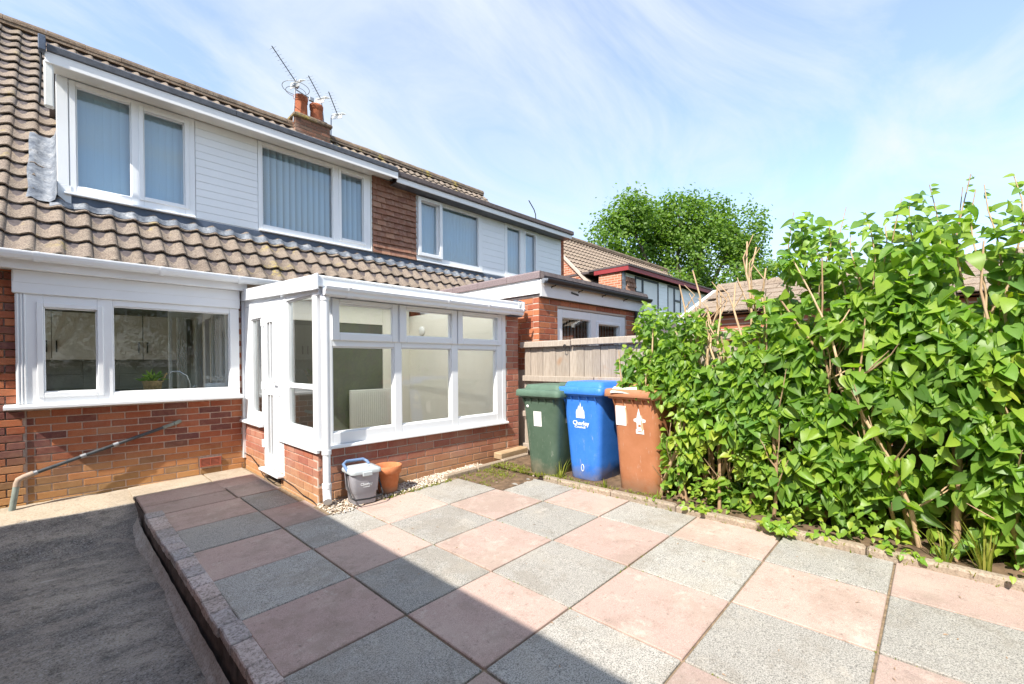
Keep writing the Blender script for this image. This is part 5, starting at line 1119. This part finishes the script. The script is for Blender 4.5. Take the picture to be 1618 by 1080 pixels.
# ------------------------------------------------------------------ HEDGE: three lilac shrubs along the fence
leafmesh = MB(); leafmesh.add(LV, LF, 0, True, 0.); LM = leafmesh.mesh('leaf', M['leaf'], recalc=False)
LMY = leafmesh.mesh('leaf', M['leaf_yellow'], recalc=False)
VAR = [leaf_geo(1, w_, fo_, dr_)[0] for w_, fo_, dr_ in ((.42, .18, .16), (.34, .5, .35), (.46, .05, .45), (.38, .35, -.05))]
LMS = []
for v__ in VAR:
    lm_ = MB(); lm_.add(v__, LF, 0, True, 0.); LMS.append(lm_.mesh('leaf', M['leaf'], recalc=False))
CAM = Vector((0, 0, HC))
def lilac(label, ya, yb, hfun, nleaf, seed, xf_, yellow=None, size=(.07, .125), nstem=9, extra=None, nbig=300, droopy=None):
    rnd = random.Random(seed); t = thing('lilac_shrub', label, 'shrub', (3.95, (ya+yb)/2, .12), 'lilac shrubs along the fence')
    stems = []
    for k in range(nstem):
        y_ = ya+(yb-ya)*(k+.5)/nstem+rnd.uniform(-.05, .05); x_ = rnd.uniform(3.72, 4.2); H = hfun(y_)
        pts = [Vector((x_, y_, .08))]; d_ = Vector((rnd.uniform(-.25, .1), rnd.uniform(-.4, .4), 1)).normalized(); L = H*rnd.uniform(.7, .93); n = 7
        for i in range(n):
            d_ = (d_+Vector((rnd.uniform(-.22, .2), rnd.uniform(-.25, .25), .15))).normalized(); p = pts[-1]+d_*L/n; p.x = min(max(p.x, 3.66), 4.30); pts.append(p)
        r0 = rnd.uniform(.012, .026); b = MB(); b.tube(pts, [r0*(1-.72*i/n) for i in range(n+1)], 7); b.build('stem', M['bark'] if rnd.random() < .6 else M['twig'], t); stems.append(pts)
    tw = MB()
    stb = MB()
    for k in range(nstem*2//3):
        y_ = rnd.uniform(ya, yb); x_ = rnd.uniform(3.70, 3.9); stb = MB(); dy = rnd.uniform(-.2, .2); r_ = rnd.uniform(.010, .024); stb.tube([(x_, y_, .06), (x_+rnd.uniform(-.02, .04), y_+dy*.35, .3), (x_+.04, y_+dy*.7+rnd.uniform(-.03, .03), .6), (x_+.10, y_+dy, 1.0)], [r_*1.2, r_, r_*.85, r_*.6], 7); stb.build('stem', M['bark'], t)
    for k in range(nstem*9):
        pts = rnd.choice(stems); i = rnd.randint(1, 5); p = pts[i].copy()
        if p.y > 1.85: continue
        d_ = Vector((rnd.uniform(-.7, .3), rnd.uniform(-.9, .6), rnd.uniform(.1, 1.2))).normalized(); q_ = [p]
        for _ in range(3):
            d_ = (d_+Vector((rnd.uniform(-.2, .2), rnd.uniform(-.2, .2), rnd.uniform(0, .25)))).normalized(); q_.append(q_[-1]+d_*rnd.uniform(.06, .16))
        tw.tube(q_, [.006, .005, .004, .002], 5)
    tag(tw.build('twigs', M['twig'], t), kind='stuff')
    if extra: extra(t, rnd)
    L_ = []
    while len(L_) < nleaf:
        y_ = rnd.uniform(ya-.08, yb+.08); H = hfun(y_); z = .10+(H-.10)*rnd.random()**.85; xfr = xf_(y_, z)
        depth = rnd.random()**1.9*.62; x_ = xfr+depth
        if x_ > 4.33: continue
        if z > H-.06 and rnd.random() < .3: continue
        dn = noise.noise(Vector((x_*1.5, y_*3.2, z*3.2+seed)))+.5*noise.noise(Vector((x_*2, y_*8, z*8)))
        if dn < -.20 and rnd.random() < .92: continue
        if z < .40 and y_ < 1.0 and rnd.random() < .62-1.2*max(0, z-.2): continue
        if z > 1.78 and noise.noise(Vector((x_*2, y_*5.5, z*5.5+3))) < .02 and rnd.random() < .72: continue
        s_ = rnd.uniform(*size)*(1 if z < H-.25 else .8)
        top = max(0, (z-(H-.3))/.3)
        n_ = Vector((-.6+rnd.gauss(0, .55), rnd.gauss(-.2, .6), .75+rnd.gauss(0, .5)))
        tip = Vector((-.55+rnd.gauss(0, .4), rnd.gauss(0, .65), -.75+rnd.gauss(0, .35)+top*.9))
        L_.append((depth-.5*rnd.random()*.2, Vector((x_, y_, z)), leaf_dir(n_, tip), s_, rnd.random()))
    L_.sort(key=lambda a: (a[1]-CAM).length+a[0]*.9-a[3]*3)
    rest = MB(); resty = MB()
    for k, (d_, p, m_, s_, rv) in enumerate(L_):
        yl = yellow is not None and yellow(p, rnd)
        if k < nbig: inst('leaf', LMY if yl else LMS[k % 4], t, p, mat4=m_, sc=(s_, s_, s_))
        else: (resty if yl else rest).add([p+m_ @ (Vector(q_)*s_) for q_ in VAR[k % 4]], LF, 0, True, rv*.98+.01)
    tag(rest.build('foliage', M['leaf'], t, recalc=False), kind='stuff')
    if resty.v: tag(resty.build('yellow_foliage', M['leaf_yellow'], t, recalc=False), kind='stuff')
    return t
def face(y_, z):                                  # front face of the hedge
    b = 3.70-.10*math.exp(-((z-.9)/.5)**2)+.07*noise.noise(Vector((y_*2.3, z*2.3, 0)))
    if z < .45: b += (.45-z)*.28
    return b
def bare(t, rnd):                                 # the pale bare hacked branches
    b = MB()
    for (y_, zt, dy) in ((1.62, 2.0, .05), (1.50, 2.12, .12), (1.40, 1.95, -.1), (1.30, 1.9, .1), (1.05, 2.28, .18), (1.08, 2.22, -.06), (1.0, 2.05, -.04), (1.12, 1.95, .22), (1.55, 1.75, .3), (1.35, 1.8, .25)):
        x_ = 3.78+rnd.uniform(-.04, .08); p0 = Vector((x_+.05, y_-dy*.6, .7)); pts = [p0]
        for i in range(1, 7): pts.append(Vector((x_+.05*math.sin(i*1.3+y_*5), y_-dy*.6+dy*(i/6)+.02*math.sin(i*2.1+y_*9), .7+(zt-.7)*i/6)))
        b.tube(pts, [.014, .013, .012, .011, .009, .008, .006], 7)
        for _ in range(4):
            i = rnd.randint(2, 5); q_ = pts[i]; b.tube([q_, q_+Vector((rnd.uniform(-.05, .02), rnd.uniform(-.09, .09), .12)), q_+Vector((rnd.uniform(-.08, .02), rnd.uniform(-.14, .14), rnd.uniform(.2, .3)))], [.006, .005, .003], 5)
    b.build('bare_branches', M['twig'], t)
def h1(y_): return 1.80+.06*math.sin(y_*7)-.28*max(0, (y_-1.95)/.2)
lilac('low dense lilac shrub pressed against the brown bin, small glossy leaves', 1.50, 2.12, h1, 3000, 3, lambda y_, z: face(y_, z)-.02+(.18 if (y_ > 1.78 and z < 1.0) else 0)+(.05 if y_ > 2 else 0), yellow=lambda p, r: noise.noise(p*3.5) > (-.02 if .35 < p.z < 1.0 and p.y < 1.9 else .36), size=(.055, .085), nstem=8)
def h2(y_): return 1.62+.08*math.sin(y_*9)
lilac('gappy middle lilac shrub with pale bare hacked branches sticking out of its top', .98, 1.52, h2, 2100, 5, face, yellow=lambda p, r: noise.noise(p*3.5) > (-.1 if .3 < p.z < .9 else .36), size=(.065, .10), nstem=7, extra=bare)
def h3(y_):
    t_ = 2.27+.06*math.sin(y_*5.2+1)+.15*noise.noise(Vector((y_*5, 0, 3)))*1.6-.06*max(0, .3-y_)
    t_ += .12*max(0, 1-abs(y_-.72)/.3)
    return t_ if y_ < .92 else 1.85
def shoots(t, rnd):
    b = MB(); lf = MB()
    for (y_, zt) in ((.84, 2.46), (.74, 2.38), (.60, 2.30), (.50, 2.42), (.36, 2.36), (.22, 2.40), (.12, 2.36), (.04, 2.46), (-.06, 2.40), (-.10, 2.44), (-.22, 2.38), (.66, 2.15), (.42, 2.2), (-.3, 2.40), (.30, 2.28), (-.16, 2.35)):
        x_ = 3.85+rnd.uniform(-.1, .12); n = 6; pts = [Vector((x_+.03*math.sin(i*1.7+y_*9), y_+.035*math.sin(i+y_*20), 1.4+(zt-1.4)*i/n)) for i in range(n+1)]
        b.tube(pts, [.009-.0011*i for i in range(n+1)], 6)
        if rnd.random() < .85:
            for k in range(26):
                f_ = rnd.random(); fi = (.35+.645*f_)*n; i_ = min(n-1, int(fi)); p = pts[i_].lerp(pts[i_+1], fi-i_); a = rnd.uniform(0, 6.28); o_ = Vector((math.cos(a), math.sin(a), rnd.uniform(-.2, .7))); s_ = rnd.uniform(.05, .10)*(1.2-.6*f_)
                m_ = leaf_dir(Vector((-.55, -.3, .6))+Vector((rnd.gauss(0, .3), rnd.gauss(0, .3), 0)), o_+Vector((0, 0, .15))); lf.add([p+o_.normalized()*.008+m_ @ (Vector(q_)*s_) for q_ in LV], LF, 0, True, rnd.random()*.98+.01)
    b.build('upright_shoots', M['twig'], t); tag(lf.build('shoot_leaves', M['leaf'], t, recalc=False), kind='stuff')
lilac('tall broad leaved lilac shrub at the right with upright shoots against the sky', -.62, .98, h3, 6500, 11, face, yellow=lambda p, r: noise.noise(p*3.5) > .40, size=(.055, .128), nstem=13, extra=shoots)
lilac('continuing lilac shrub at the far right end of the hedge beyond the tall one', -2.6, -.62, lambda y_: 2.22+.1*math.sin(y_*6), 2300, 17, face, size=(.09, .13), nstem=10, nbig=60)
# ivy and strays over the kerb
iv = thing('ground_ivy', 'small bright green ivy trailing over the kerb at the foot of the hedge', 'ivy', (3.6, 1.2, .1))
b = MB()
for k in range(330):
    y_ = random.choice((random.gauss(1.35, .2), random.gauss(.82, .07), random.gauss(.35, .2), random.uniform(-.5, 1.8))); x_ = 3.60+random.gauss(0, .06)-(.06 if .7 < y_ < .95 else 0)
    if noise.noise(Vector((y_*4, 0, 0))) < -.1 and x_ < 3.6: continue
    z = gz(x_, y_)+.05+abs(random.gauss(0, .07))*(1.6 if x_ > 3.58 else .25); m_ = leaf_dir((-.4+random.gauss(0, .4), random.gauss(0, .4), .8), (random.gauss(-.6, .5), random.gauss(0, .8), -.3)); s_ = random.uniform(.03, .06)
    b.add([Vector((x_, y_, z))+m_ @ (Vector(q_)*s_) for q_ in LV], LF, 0, True, random.random()+.01)
tag(b.build('ivy_leaves', M['leaf_yellow'], iv, recalc=False), kind='stuff')

# ------------------------------------------------------------------ TREES
def tree(name, label, base, blobs, nclump, mat, lsz, seed, trunk=.35, group=None, forward=None):
    rnd = random.Random(seed); t = thing(name, label, 'tree', base, group); B = Vector(base)
    top = max(b[2]+b[3] for b in blobs); cz = sum(b[2] for b in blobs)/len(blobs); c0 = Vector((sum(b[0] for b in blobs)/len(blobs), sum(b[1] for b in blobs)/len(blobs), 0))
    q = MB(); q.tube([B, B+Vector((.1, 0, cz*.35)), B+Vector((-.1, .1, cz*.7)), B+Vector((.1, 0, cz*1.05))], [trunk, trunk*.8, trunk*.6, trunk*.3], 9); q.build('trunk', M['bark_tree'], t)
    for bx, by, bz, br in blobs:
        st_ = B+Vector((0, 0, cz*rnd.uniform(.35, .7))); e = B+Vector((bx, by, bz)); m_ = st_.lerp(e, .5)+Vector((rnd.uniform(-.3, .3), rnd.uniform(-.3, .3), rnd.uniform(-.5, .2)))
        q = MB(); q.tube([st_, m_, e, e+Vector((rnd.uniform(-.4, .4), rnd.uniform(-.4, .4), br*.6))], [trunk*.4, trunk*.25, trunk*.13, .02], 6); q.build('limb', M['bark_tree'], t)
    fo = MB(); tot = sum(b[3]**2 for b in blobs)
    for bx, by, bz, br in blobs:
        c = B+Vector((bx, by, bz))
        for _ in range(int(nclump*br*br/tot)):
            d_ = Vector((rnd.gauss(0, 1), rnd.gauss(0, 1), rnd.gauss(0, 1))).normalized(); r_ = br*(.25+.75*rnd.random()**.4)*(1+.5*noise.noise(d_*2.6+c))
            p = c+d_*r_
            if noise.noise(p*.8) < -.12 and rnd.random() < .9: continue
            if noise.noise(p*2.1+Vector((9, 0, 0))) < -.08: continue
            for k in range(11):
                n_ = (d_*.5+Vector((rnd.gauss(0, .6), rnd.gauss(0, .6), .5+rnd.gauss(0, .5)))).normalized(); tp = Vector((rnd.gauss(0, 1), rnd.gauss(0, 1), rnd.gauss(-.3, .5))); m_ = leaf_dir(n_, tp); s_ = lsz*rnd.uniform(.6, 1.3); pp_ = p+Vector((rnd.gauss(0, 1), rnd.gauss(0, 1), rnd.gauss(0, 1)))*lsz*1.35
                fo.add([pp_+m_ @ (Vector(q_)*s_) for q_ in ((-.3, .35, .05), (0, 0, 0), (.3, .35, .05), (.22, .8, 0), (0, 1, -.05), (-.22, .8, 0))], [(0, 1, 2), (0, 2, 3, 5), (5, 3, 4)], 0, False, rnd.random()*.98+.01)
    tag(fo.build('crown', mat, t, recalc=False), kind='stuff'); return t
# lateral direction of the oak as seen from the garden (it is simply where the tree is wide)
az = YAW+math.atan2(1075-815.7, 695.5); FWD = 25.; D = FWD/math.cos(az-YAW); ox, oy = D*math.sin(az), D*math.cos(az); lx, ly = math.cos(YAW), -math.sin(YAW)
bl = []
for (u, z, r_) in ((-4.9, 4.2, 1.0), (-4.1, 3.9, 1.2), (-4.3, 5.3, 1.2), (-3.2, 5.9, 1.6), (-2.9, 7.9, 1.5), (-2.3, 9.0, 1.3), (-1.2, 7.0, 1.7), (-.6, 8.9, 1.4), (.3, 9.3, 1.4), (.9, 7.8, 1.8), (1.8, 9.2, 1.3), (2.8, 8.2, 1.5), (3.7, 7.6, 1.1), (4.1, 5.8, 1.0), (2.8, 5.4, 1.5), (1.0, 5.2, 1.7), (-1.0, 4.8, 1.6), (3.3, 4.0, 1.1), (0, 3.4, 1.4), (-2.4, 3.4, 1.4), (2, 3.2, 1.2)):
    dp_ = random.Random(int(u*10+z*100)).uniform(-1.6, 1.6); u = u*1.2-.35; bl.append((u*lx+dp_*ly*-1, u*ly+dp_*lx, z+.75, r_*.98))
tree('oak_tree', 'large round crowned oak tree in fresh green leaf beyond the far house', (ox, oy, -.6), bl, 13500, M['leaf_oak'], .18, 21, .4)
for i, (x, y_, lab) in enumerate(((-5.5, -11, 'dark garden tree behind the viewpoint, leftmost of the row'), (-.5, -12, 'dark garden tree behind the viewpoint, second in the row'), (4.5, -11.5, 'dark garden tree behind the viewpoint, third in the row'), (9.5, -10, 'dark garden tree behind the viewpoint, right end of the row'))):
    rb_ = random.Random(i); tree('garden_tree', lab, (x, y_, -.6), [(rb_.uniform(-1.8, 1.8), rb_.uniform(-1.2, 1.2), rb_.uniform(1.2, 6.4), rb_.uniform(1.5, 2.3)) for _ in range(12)], 2600, M['leaf_dark'], .13, 40+i, .25, 'trees closing the garden behind')
# the neighbour's tall side building left of the drive that throws the shade over the patio
NB = thing('side_building', 'flat roofed brick outbuilding left of the driveway that shades the patio', 'outbuilding', (-3, 0, -.5))
q = MB(); q.box(-5.5, -1.06, -6, 5.16, -.55, 2.95); q.build('wall', M['bt_side'], NB)
q = MB(); q.box(-5.5, -1.03, -6, 5.17, 2.951, 3.0, .01); q.build('parapet', M['kerb'], NB)
print('bricks', c1, c2, n1_, n5, n6, 'tiles', c3, c4, 'objects', len(bpy.data.objects))
